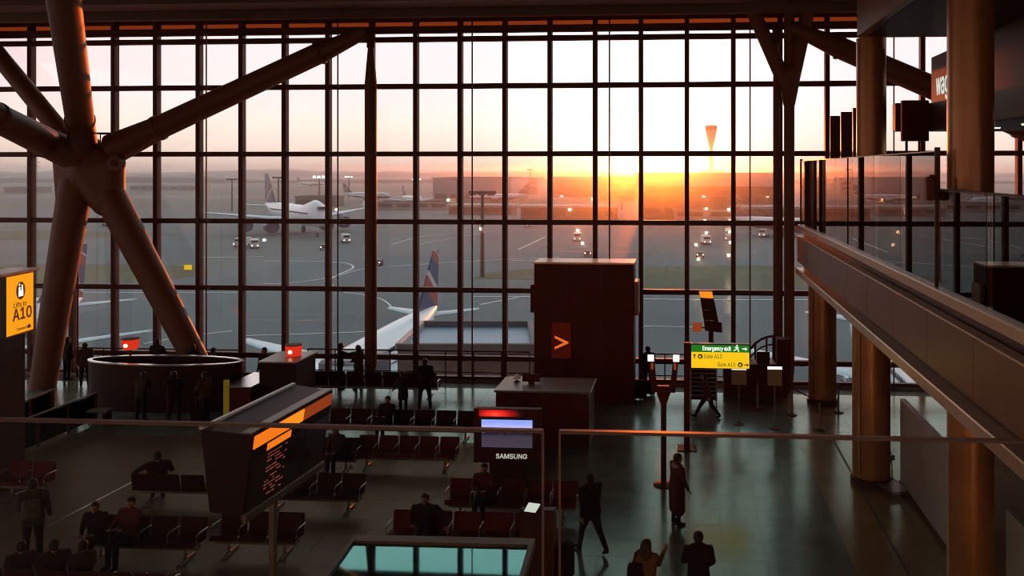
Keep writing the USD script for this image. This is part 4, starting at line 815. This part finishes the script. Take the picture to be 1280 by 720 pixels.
t = thing('control_box', 'small dark box fixed to the end post of the gallery glass screen', 'box', (GX + .03, GP[-1] - .06, 8.05)); obj('case', cham((-.09, -.1, 0), (.07, .1, .42), .03), 'black_box', t); obj('strap', cham((-.02, -.02, .40), (.10, .02, .46), .005), 'black_box', t)
x, y = flat(1261, 14.2); t = thing('bar_stool', 'dark bar stool with splayed legs on the gallery at the far right', 'stool', (x + .35, y, 6.3)); obj('seat', lathe([(0, .72), (.19, .72), (.2, .76), (0, .78)], 24), 'black_box', t, smooth=30)
for sx, sy in ((-1, -1), (1, -1), (-1, 1), (1, 1)): obj('leg', tube((.2 * sx, .2 * sy, 0), (.1 * sx, .1 * sy, .73), .016, n=8), 'grey_metal', t)

# luggage trolley under the gallery
x, y = flat(1117, 22.4); t = thing('luggage_trolley', 'chrome luggage trolley between the middle bronze column and the pale partition', 'trolley', (x, y, 0), 20)
obj('base_frame', path_tube([(-.3, .5, .16), (-.3, -.45, .12), (.3, -.45, .12), (.3, .5, .16)], .018, 8), 'chrome', t); obj('platform', cham((-.27, -.4, .13), (.27, .45, .16), .005), 'grey_metal', t)
obj('back_frame', path_tube([(-.3, .5, .16), (-.29, .56, .85), (-.28, .62, 1.0), (.28, .62, 1.0), (.29, .56, .85), (.3, .5, .16)], .02, 8), 'chrome', t); obj('basket', cham((-.25, .3, .72), (.25, .55, .86), .01), 'grey_metal', t)
for a in ((-.27, .5), (.27, .5), (0, -.4)): obj('wheel', tube((a[0] - .025, a[1], .065), (a[0] + .025, a[1], .065), .065, n=16), 'tyre', t)
def suitcase(u, v, rz, lab, m='cloth_black', h=.66, w=.44):
    p = on(u, v); t = thing('suitcase', lab, 'suitcase', (p[0], p[1], 0), rz); obj('shell', cham((-w / 2, -.14, .06), (w / 2, .14, h + .06), .035), m, t)
    for sx in (-1, 1): obj('wheel', tube((sx * w * .38 - .02, 0, .035), (sx * w * .38 + .02, 0, .035), .035, n=12), 'tyre', t); 
    obj('handle', path_tube([(-w * .25, .08, h), (-w * .25, .08, h + .36), (w * .25, .08, h + .36), (w * .25, .08, h)], .011, 8), 'grey_metal', t)
suitcase(704, 722, 20, 'upright dark suitcase beside the information terminal at the bottom'); suitcase(800.5, 499, 10, 'dark suitcase by the standing figure right of the tower block'); suitcase(812, 494, -5, 'small dark suitcase right of the standing figure by the glass', h=.5); suitcase(248, 530, 15, 'dark suitcase on the floor by the oval bar', h=.5)

# glass balustrade in front of the viewer
def g2(u, v, Y): return atY(u, v, Y)
Yb = 1.58; zt = EYE - .316 * Yb / 1.0 * 1.0
t = thing('near_balustrade', 'clear glass balustrade with a thin brass cap right in front of the viewer', 'balustrade', (0, Yb, 7.0))
xs = [(-3.3, -1.62), (-1.615, g2(678.5, 540, Yb)[0]), (g2(699.5, 541, Yb)[0], 1.36), (1.365, 3.0)]
for a, b in xs:
    obj('glass_panel', cham((a, -.006, -.1), (b, .006, zt - 7.0), 0), 'rail_glass', t); obj('cap', cham((a - .001, -.008, zt - 7.0), (b + .001, .008, zt - 7.0 + .006), .0015), 'rail_cap', t)
    for e in (a, b): obj('edge_trim', cham((e - .0014, -.007, -.1), (e + .0014, .007, zt - 7.0), 0), 'rail_cap', t)
st = thing('viewing_deck', 'deck on which the viewer stands behind the near balustrade', None, kind='structure'); obj('slab', cham((-14, -6, 6.6), (4.4, Yb - .05, 7.0), .01), 'ceiling', st); obj('edge_channel', cham((-14, Yb - .05, 6.55), (4.4, Yb + .06, 6.98), .01), 'grey_metal', st)

# ================================================================== PEOPLE
def Rx(a): c, s = math.cos(a), math.sin(a); return np.array([[1, 0, 0], [0, c, -s], [0, s, c]])
def Rz(a): c, s = math.cos(a), math.sin(a); return np.array([[c, -s, 0], [s, c, 0], [0, 0, 1]])
def Ry(a): c, s = math.cos(a), math.sin(a); return np.array([[c, 0, s], [0, 1, 0], [-s, 0, c]])
D2 = math.radians
def smooth_tm(m, L, it=8):
    m = to_tm(m.refine_to_length(L)); trimesh.smoothing.filter_taubin(m, lamb=.5, nu=.53, iterations=it); return m
STAND = dict(legs=((0, 4, 3), (0, 3, 3)), arms=((4, 7, 12, 0), (2, 7, 14, 0)), lean=2, head=(0, 4))
def walk(k=1): return dict(legs=((24 * k, 10, 2), (-22 * k, 12, 2)), arms=((-20 * k, 7, 18, 0), (18 * k, 7, 22, 0)), lean=4, head=(0, 4))
SIT = dict(legs=((86, 80, 5), (82, 84, 6)), arms=((28, 8, 55, 25), (30, 8, 50, 25)), lean=-8, head=(0, 12), sit=True)
def person(label, loc, rotz, h=1.75, pose=STAND, top='black', low='charcoal', hair='dark', build=1.0, coat=0.0, long_hair=False, shoes='black', female=False, seat=.47, hood=False):
    """Faces +y before rotation. legs: (swing forward, knee bend, spread); arms: (swing, spread, elbow bend, forearm turned in); degrees."""
    s = h / 1.75; g = build; sh = (.175 if female else .195) * g
    t = thing('person', label, 'person', loc, rotz)
    joints, knee, foot = {}, [], []
    hipz = 0.0
    R = Rx(-D2(pose['lean'])); T = lambda p: R @ np.array(p, float)
    legs = []
    for sg, (a, b, o) in zip((-1, 1), pose['legs']):
        hp = np.array([sg * .09, 0, 0]); d1 = Ry(-sg * D2(o)) @ np.array([0, math.sin(D2(a)), -math.cos(D2(a))]); d2 = Ry(-sg * D2(o) * .6) @ np.array([0, math.sin(D2(a - b)), -math.cos(D2(a - b))])
        kn = hp + d1 * .435; an = kn + d2 * .415; pitch = max(-.6, min(.35, (a - b) * .012)) if not pose.get('sit') else 0
        fd = Rz(-sg * .14) @ np.array([0, math.cos(pitch), math.sin(pitch)]); legs.append((hp, kn, an, fd))
    low_z = min(an[2] for _, _, an, _ in legs)
    dz = -low_z + .085 if not pose.get('sit') else (seat + .09) / s
    up = np.array([0, 0, dz]); legs = [(a + up, b + up, c + up, f) for a, b, c, f in legs]
    if pose.get('sit'):                                              # feet on the floor
        L2 = []
        for hp, kn, an, fd in legs: an = an.copy(); an[2] = .085; L2.append((hp, kn, an, fd))
        legs = L2
    P = lambda p: T(p) + up                                          # torso frame: origin between the hips
    arms = []
    for sg, (a, o, e, tw) in zip((-1, 1), pose['arms']):
        S0 = P((sg * sh, -.005, .485)); d1 = R @ (Ry(-sg * D2(o)) @ np.array([0, math.sin(D2(a)), -math.cos(D2(a))]))
        f = Ry(-sg * D2(o) * .5) @ np.array([0, math.sin(D2(a + e)), -math.cos(D2(a + e))]); d2 = R @ (Rz(sg * D2(tw)) @ f)
        el = S0 + d1 * .285; wr = el + d2 * .25; arms.append((sg, S0, el, wr, d2))
    nk, hd0 = P((0, -.01, .545)), P((0, .012, .675)); hr = Rx(-D2(pose['head'][1])) ; HR = Rz(D2(pose['head'][0])) @ hr
    HP = lambda p: hd0 + HR @ np.array(p, float)
    # body: one continuous figure
    b = [hull((P((-.085, 0, .30)), .095), (P((.085, 0, .30)), .095), (P((-.07, 0, .12)), .085), (P((.07, 0, .12)), .085)), hull((P((-.07, 0, .12)), .085), (P((.07, 0, .12)), .085), (P((-.08, 0, -.01)), .09), (P((.08, 0, -.01)), .09)),
         hull((P((-.085, 0, .30)), .095), (P((.085, 0, .30)), .095), (P((-sh + .03, 0, .47)), .055), (P((sh - .03, 0, .47)), .055)), hull((P((-sh + .04, 0, .47)), .05), (P((sh - .04, 0, .47)), .05), (P((0, 0, .53)), .05)),
         hull((nk, .056), (HP((0, -.015, -.07)), .052))]
    head = hull((HP((0, -.02, .025)), .088), (HP((0, .02, .02)), .080), (HP((0, .035, -.055)), .052), (HP((0, .062, -.085)), .028), (HP((0, .0, -.04)), .066))
    face = [hull((HP((0, .093, .012)), .010), (HP((0, .112, -.022)), .014), (HP((-.011, .1, -.028)), .008), (HP((.011, .1, -.028)), .008), n=8), hull((HP((-.02, .088, -.057)), .008), (HP((.02, .088, -.057)), .008), (HP((0, .096, -.056)), .008), n=8)] + \
           [hull((HP((sx * .04, .082, .028)), .011), (HP((sx * .012, .092, .026)), .010), n=8) for sx in (-1, 1)] + [hull((HP((sx * .086, -.01, .02)), .013), (HP((sx * .083, -.005, -.028)), .010), (HP((sx * .094, -.024, .022)), .009), n=8) for sx in (-1, 1)]
    for sg, S0, el, wr, d2 in arms: b += [hull((S0, .05), (el, .037)), hull((el, .037), (wr, .026))]
    for hp, kn, an, fd in legs: b += [hull((hp, .078), (kn, .05)), hull((kn, .05), (an, .036)), hull((an + (0, 0, -.03), .036), (an + fd * .13 + (0, 0, -.055), .022))]
    eyes = [ball(HP((sx * .031, .088, .004)), .0125, 10) for sx in (-1, 1)]
    core = m3.Manifold.batch_boolean(b + [head], m3.OpType.Add).refine_to_length(.05)
    cm = to_tm(core); trimesh.smoothing.filter_taubin(cm, lamb=.5, nu=.53, iterations=4)
    cm.merge_vertices(); mm = m3.Manifold(m3.Mesh(np.asarray(cm.vertices, np.float32), np.asarray(cm.faces, np.uint32)))
    add = list(face)
    for sg, S0, el, wr, d2 in arms:                                  # hands: palm, four fingers of different length, thumb at the side
        fw = d2 / np.linalg.norm(d2); side = np.cross(fw, (0, 0, 1.0)) if abs(fw[2]) < .9 else np.cross(fw, (1.0, 0, 0)); 
        if abs(fw[2]) >= .9: side = np.array([0, 1.0, 0]) - fw * fw[1]                # hanging hand: palm turned to the thigh
        side /= np.linalg.norm(side); nrm = np.cross(side, fw); nrm = nrm if nrm[0] * -sg > 0 or abs(nrm[0]) < .2 else -nrm
        pc = wr + fw * .02; add.append(hull((pc + side * .022, .017), (pc - side * .022, .017), (wr + fw * .085 + side * .030, .012), (wr + fw * .085 - side * .030, .012), (wr, .024), n=10))
        for q, ln in zip((-1.5, -.5, .5, 1.5), (.062, .075, .08, .068)):
            b0 = wr + fw * .085 + side * q * .0195; k1 = b0 + fw * ln * .55 + nrm * ln * .14; k2 = k1 + fw * ln * .38 + nrm * ln * .34
            add += [hull((b0, .0092), (k1, .0085), n=8), hull((k1, .0085), (k2, .0075), n=8)]
        t0 = wr + fw * .03 + side * .03; t1 = t0 + fw * .03 + side * .028 + nrm * .012; add += [hull((t0, .012), (t1, .0098), n=8), hull((t1, .0098), (t1 + fw * .032 + side * .006 + nrm * .012, .0085), n=8)]
    body = to_tm(m3.Manifold.batch_boolean([mm] + add, m3.OpType.Add))
    def put(name, m, mat, parent=t, sm=45):
        m.apply_scale(s); return obj(name, m, mat, parent, smooth=sm)
    put('body', body, 'skin')
    ey = MB(); [ey.add(to_tm(e)) for e in eyes]; put('eyes', ey.mesh(), 'black_box')
    # clothes
    e = .022; j = [hull((P((-.095 * g, .0, .32)), .115), (P((.095 * g, .0, .32)), .115), (P((-.08 * g, 0, .12)), .105 * g), (P((.08 * g, 0, .12)), .105 * g)), hull((P((-.08 * g, 0, .12)), .105 * g), (P((.08 * g, 0, .12)), .105 * g), (P((-.09 * g, 0, -.06)), .115 * g), (P((.09 * g, 0, -.06)), .115 * g)),
         hull((P((-.095 * g, .0, .32)), .115), (P((.095 * g, .0, .32)), .115), (P((-sh + .01, 0, .475)), .072), (P((sh - .01, 0, .475)), .072)), hull((P((-sh + .03, 0, .475)), .066), (P((sh - .03, 0, .475)), .066), (P((0, -.005, .55)), .068))]
    for sg, S0, el, wr, d2 in arms: j += [hull((S0, .074), (el, .056)), hull((el, .056), (wr - d2 * .01, .042))]
    if coat and not pose.get('sit'): j.append(hull((P((-.09 * g, 0, -.06)), .115 * g), (P((.09 * g, 0, -.06)), .115 * g), ((-.10, .01, dz - .06 - coat), .12 * g), ((.10, .01, dz - .06 - coat), .12 * g)))
    if hood: j.append(hull((P((-.06, -.075, .53)), .055), (P((.06, -.075, .53)), .055), (P((0, -.10, .47)), .05)))
    put('jacket', smooth_tm(m3.Manifold.batch_boolean(j, m3.OpType.Add), .045), 'cloth_' + top)
    l = [hull((legs[0][0] + (0, 0, .02), .105 * g), (legs[1][0] + (0, 0, .02), .105 * g), (P((-.06, 0, .08)), .09), (P((.06, 0, .08)), .09))]
    for hp, kn, an, fd in legs: l += [hull((hp, .102 * g), (kn, .070)), hull((kn, .070), (an + (0, 0, .0), .052))]
    put('trousers', smooth_tm(m3.Manifold.batch_boolean(l, m3.OpType.Add), .045), 'cloth_' + low)
    for hp, kn, an, fd in legs:
        q = hull((an + (0, 0, -.015), .046), (an + (0, 0, -.045) - fd * .025, .040), (an + fd * .12 + (0, 0, -.05), .034), (an + fd * .165 + (0, 0, -.056), .028)); put('shoe', to_tm(q.trim_by_plane((0, 0, 1), -.05) if False else q), 'cloth_' + shoes)
    hh = [hull((HP((0, -.028, .035)), .098), (HP((0, -.002, .052)), .084), (HP((0, -.045, -.02)), .078), n=18)]
    hm = m3.Manifold.batch_boolean(hh, m3.OpType.Add)
    cut = m3.Manifold.batch_hull([ball(HP(p), .01, 6) for p in ((-.09, .045, .06), (.09, .045, .06), (-.09, .2, .085), (.09, .2, .085), (-.075, .045, -.2), (.075, .045, -.2), (-.09, .2, -.2), (.09, .2, -.2))])
    hm = hm - cut
    if long_hair: hm = hm + hull((HP((-.05, -.05, .0)), .066), (HP((.05, -.05, .0)), .066), (HP((-.06, -.06, -.17)), .055), (HP((.06, -.06, -.17)), .055), (HP((0, -.075, -.22)), .05))
    put('hair', to_tm(hm), 'hair_' + hair)
    return t
def at(u, d): x, y = flat(u, d); return (x, y, 0)
def feet(u, v): p = on(u, v); return (p[0], p[1], 0)
def away(u):                                                         # turned so that the viewer sees the back
    return math.degrees(math.atan2(-(on(u, 600)[0]), on(u, 600)[1]))

person('person walking left in a dark jacket across the middle of the floor', feet(738, 690), 42, 1.82, dict(walk(1), legs=((20, 8, 3), (-24, 14, 2)), lean=3), 'black', 'charcoal', build=1.28, hood=True)
person('person with long hair and a tan coat at the bottom edge, one hand raised', at(808, 15.7), away(808) - 12, 1.70, dict(STAND, arms=((10, 8, 25, 20), (42, 6, 92, -28)), head=(-8, 6)), 'tan', 'black', 'brown', long_hair=True, female=True, coat=.35)
person('person with short hair in a black hooded jacket at the bottom edge', at(873, 15.9), away(873) + 4, 1.76, dict(STAND, arms=((18, 12, 50, 25), (14, 14, 40, 20))), 'black', 'charcoal', 'dark', build=1.1, hood=True)
person('person in a maroon coat and pale scarf seen from the side beside the forked post', at(846, 20.4), -62, 1.72, dict(STAND, head=(-10, 8), arms=((6, 8, 16, 5), (8, 8, 22, 10))), 'maroon', 'black', 'brown', coat=.5, build=1.3)
bx, by, _z = at(797, 15.75); sb = thing('shoulder_bag', 'black bag on the left shoulder of the person in the tan coat', 'bag', (bx, by, .72), away(800)); obj('bag', to_tm(hull(((-.14, -.08, .10), .08), ((.10, -.08, .10), .08), ((-.12, -.08, .48), .07), ((.06, -.08, .50), .07), n=16)), 'cloth_black', sb, smooth=50); obj('strap', path_tube([(-.10, -.08, .50), (-.05, -.10, .66), (.02, -.02, .76), (.03, .10, .66), (.02, .12, .48)], .02, 8), 'cloth_black', sb, smooth=50)
sc = thing('scarf', 'pale scarf around the neck of the person in the maroon coat', 'scarf', (*flat(846, 20.4), 1.38), -62); m = trimesh.creation.torus(.085, .042, 24, 12); m.apply_transform(np.diag([1.25, 1.0, 1.15, 1])); m.apply_translation((0, .0, .04)); obj('wrap', m, 'cloth_cream', sc, smooth=60); obj('tail', bar((.06, .11, .05), (.07, .15, -.30), .09, .025, up=(0, 1, .2)), 'cloth_cream', sc)
person('tall person standing with legs apart in the middle distance by the seats', feet(531, 511), away(531), 1.82, dict(STAND, legs=((3, 3, 8), (-2, 3, 8)), arms=((12, 8, 40, 25), (12, 8, 45, 25))), 'black', 'black', build=1.08)
person('shorter person beside the tall one, reaching an arm down to the seats', at(504, 29.6), 40, 1.50, dict(STAND, lean=12, arms=((36, 20, 12, 0), (8, 8, 30, 10)), head=(20, 18)), 'charcoal', 'black', female=True, coat=.2)
person('person seated in the farthest row of seats beside the standing couple', at(483, 26.85), 172, 1.72, SIT, 'black', 'black', build=1.05)
person('person at the glass raising an arm to point, left of the slender mast', at(425, 33.0), -60, 1.80, dict(STAND, arms=((8, 8, 20, 10), (70, 8, 35, 5))), 'black', 'black')
person('slim person at the glass just right of the pointing one', at(448, 32.9), 60, 1.74, dict(STAND, arms=((14, 8, 60, 25), (10, 8, 30, 10))), 'brown', 'black', female=True, long_hair=True)
person('person standing behind the desk block right of the oval bar', at(331, 32.3), 160, 1.78, STAND, 'black', 'black', build=1.1)
person('person with long hair behind the right end of the oval bar', at(241, 33.15), 10, 1.72, STAND, 'black', 'black', long_hair=True, female=True)
person('stooping person at the right end of the oval bar', at(263, 32.75), -30, 1.66, dict(STAND, lean=10, head=(0, 22)), 'charcoal', 'black')
person('broad person standing behind the oval bar left of the leg of the branching column', at(196, 33.6), -8, 1.83, dict(STAND, arms=((15, 24, 60, 45), (15, 24, 60, 45))), 'black', 'black', build=1.2)
person('person at the far left by the glass, leftmost of the two behind the pier', at(84, 34.3), -20, 1.78, STAND, 'black', 'black')
person('person at the far left by the glass, right of the leftmost one', at(106, 33.4), 30, 1.72, dict(STAND, lean=6), 'brown', 'black', build=1.1)
person('person standing in front of the oval bar with legs apart', feet(217, 530), away(217), 1.80, dict(STAND, legs=((2, 3, 6), (0, 3, 6)), arms=((22, 10, 70, 30), (20, 10, 70, 30))), 'black', 'charcoal', build=1.1)
person('person leaning on the left part of the oval bar', feet(176, 527), away(176) - 30, 1.70, dict(STAND, lean=14, arms=((40, 8, 40, 20), (35, 8, 50, 20)), head=(0, 14)), 'charcoal', 'black', female=True)
person('person at the right part of the oval bar beside the yellow lamp', feet(256, 527), away(256) + 40, 1.72, dict(STAND, arms=((10, 8, 80, 30), (5, 8, 20, 5))), 'brown', 'black')
person('person with a grey rucksack standing alone at the lower left', feet(41, 703), away(41) - 8, 1.84, dict(STAND, arms=((10, 8, 55, 25), (6, 10, 18, 0)), head=(-10, 10)), 'olive', 'black', 'dark', build=1.08)
x, y = flat(41, 18.4); a = away(41) - 8; bx = thing('rucksack', 'grey rucksack on the back of the lone standing person at the lower left', 'rucksack', (x, y, 1.02), a); obj('bag', to_tm(hull(((-.10, -.24, .08), .085), ((.10, -.24, .08), .085), ((-.09, -.21, .36), .07), ((.09, -.21, .36), .07), ((0, -.28, .14), .07), n=18)), 'cloth_grey', bx, smooth=50); obj('pocket', to_tm(hull(((-.07, -.34, .08), .04), ((.07, -.34, .08), .04), ((-.06, -.33, .2), .035), ((.06, -.33, .2), .035), n=14)), 'cloth_grey', bx, smooth=50)
for sx in (-.11, .11): obj('strap', path_tube([(sx, -.16, .42), (sx, -.02, .49), (sx * 1.05, .10, .40), (sx * 1.1, .12, .25), (sx * 1.2, .0, .12), (sx, -.16, .08)], .018, 8), 'cloth_black', bx, smooth=50)
person('person sitting alone with arms spread along the row at the lower left', at(197, 21.62), away(197), 1.80, dict(SIT, arms=((20, 55, 30, 0), (20, 20, 60, 25))), 'black', 'charcoal', build=1.18)
person('person seated second from the left in the nearest row at the lower left', at(160, 18.5), 172, 1.76, dict(SIT, head=(15, 15)), 'maroon', 'black', build=1.1)
person('person at the left end of the nearest row at the lower left', at(121, 18.5), 188, 1.66, dict(SIT, lean=6), 'black', 'black', build=1.05)
bench(7, .66, 66, 690, 'row of dark seats along the bottom left edge of the picture', 'seat_dark', 180, d=16.3)
person('person seated at the bottom left edge, tallest of the three heads there', at(67, 16.52), away(67), 1.78, SIT, 'black', 'black', build=1.1)
person('person seated at the bottom left, right of the tallest head', at(104, 16.52), away(104) + 6, 1.62, dict(SIT, lean=4), 'charcoal', 'black', female=True)
person('person seated at the bottom left corner, left of the tallest head', at(26, 16.52), away(26), 1.70, SIT, 'black', 'black')
person('person seated in the red row in front of the television', at(604, 20.70), 178, 1.70, SIT, 'maroon', 'black', build=1.05)
person('person seated behind the mirror roofed kiosk, arm along the seat back', at(531, 18.74), 182, 1.78, dict(SIT, lean=-2, arms=((25, 62, 20, 0), (30, 10, 60, 25))), 'black', 'black', 'brown', build=1.2)
person('person bent forward in the short row right of the departures board', at(424, 24.0), 170, 1.72, dict(SIT, lean=16, head=(0, 20)), 'charcoal', 'black', 'grey')
person('person standing by the glass right of the tower block', at(810, 32.4), 20, 1.80, dict(STAND, arms=((10, 9, 50, 20), (12, 9, 45, 20))), 'black', 'black', build=1.1)
person('person walking left past the newspaper rack', feet(884, 522), 75, 1.66, dict(walk(1), lean=10, legs=((32, 6, 2), (-22, 18, 2))), 'maroon', 'black', female=True, build=1.1)
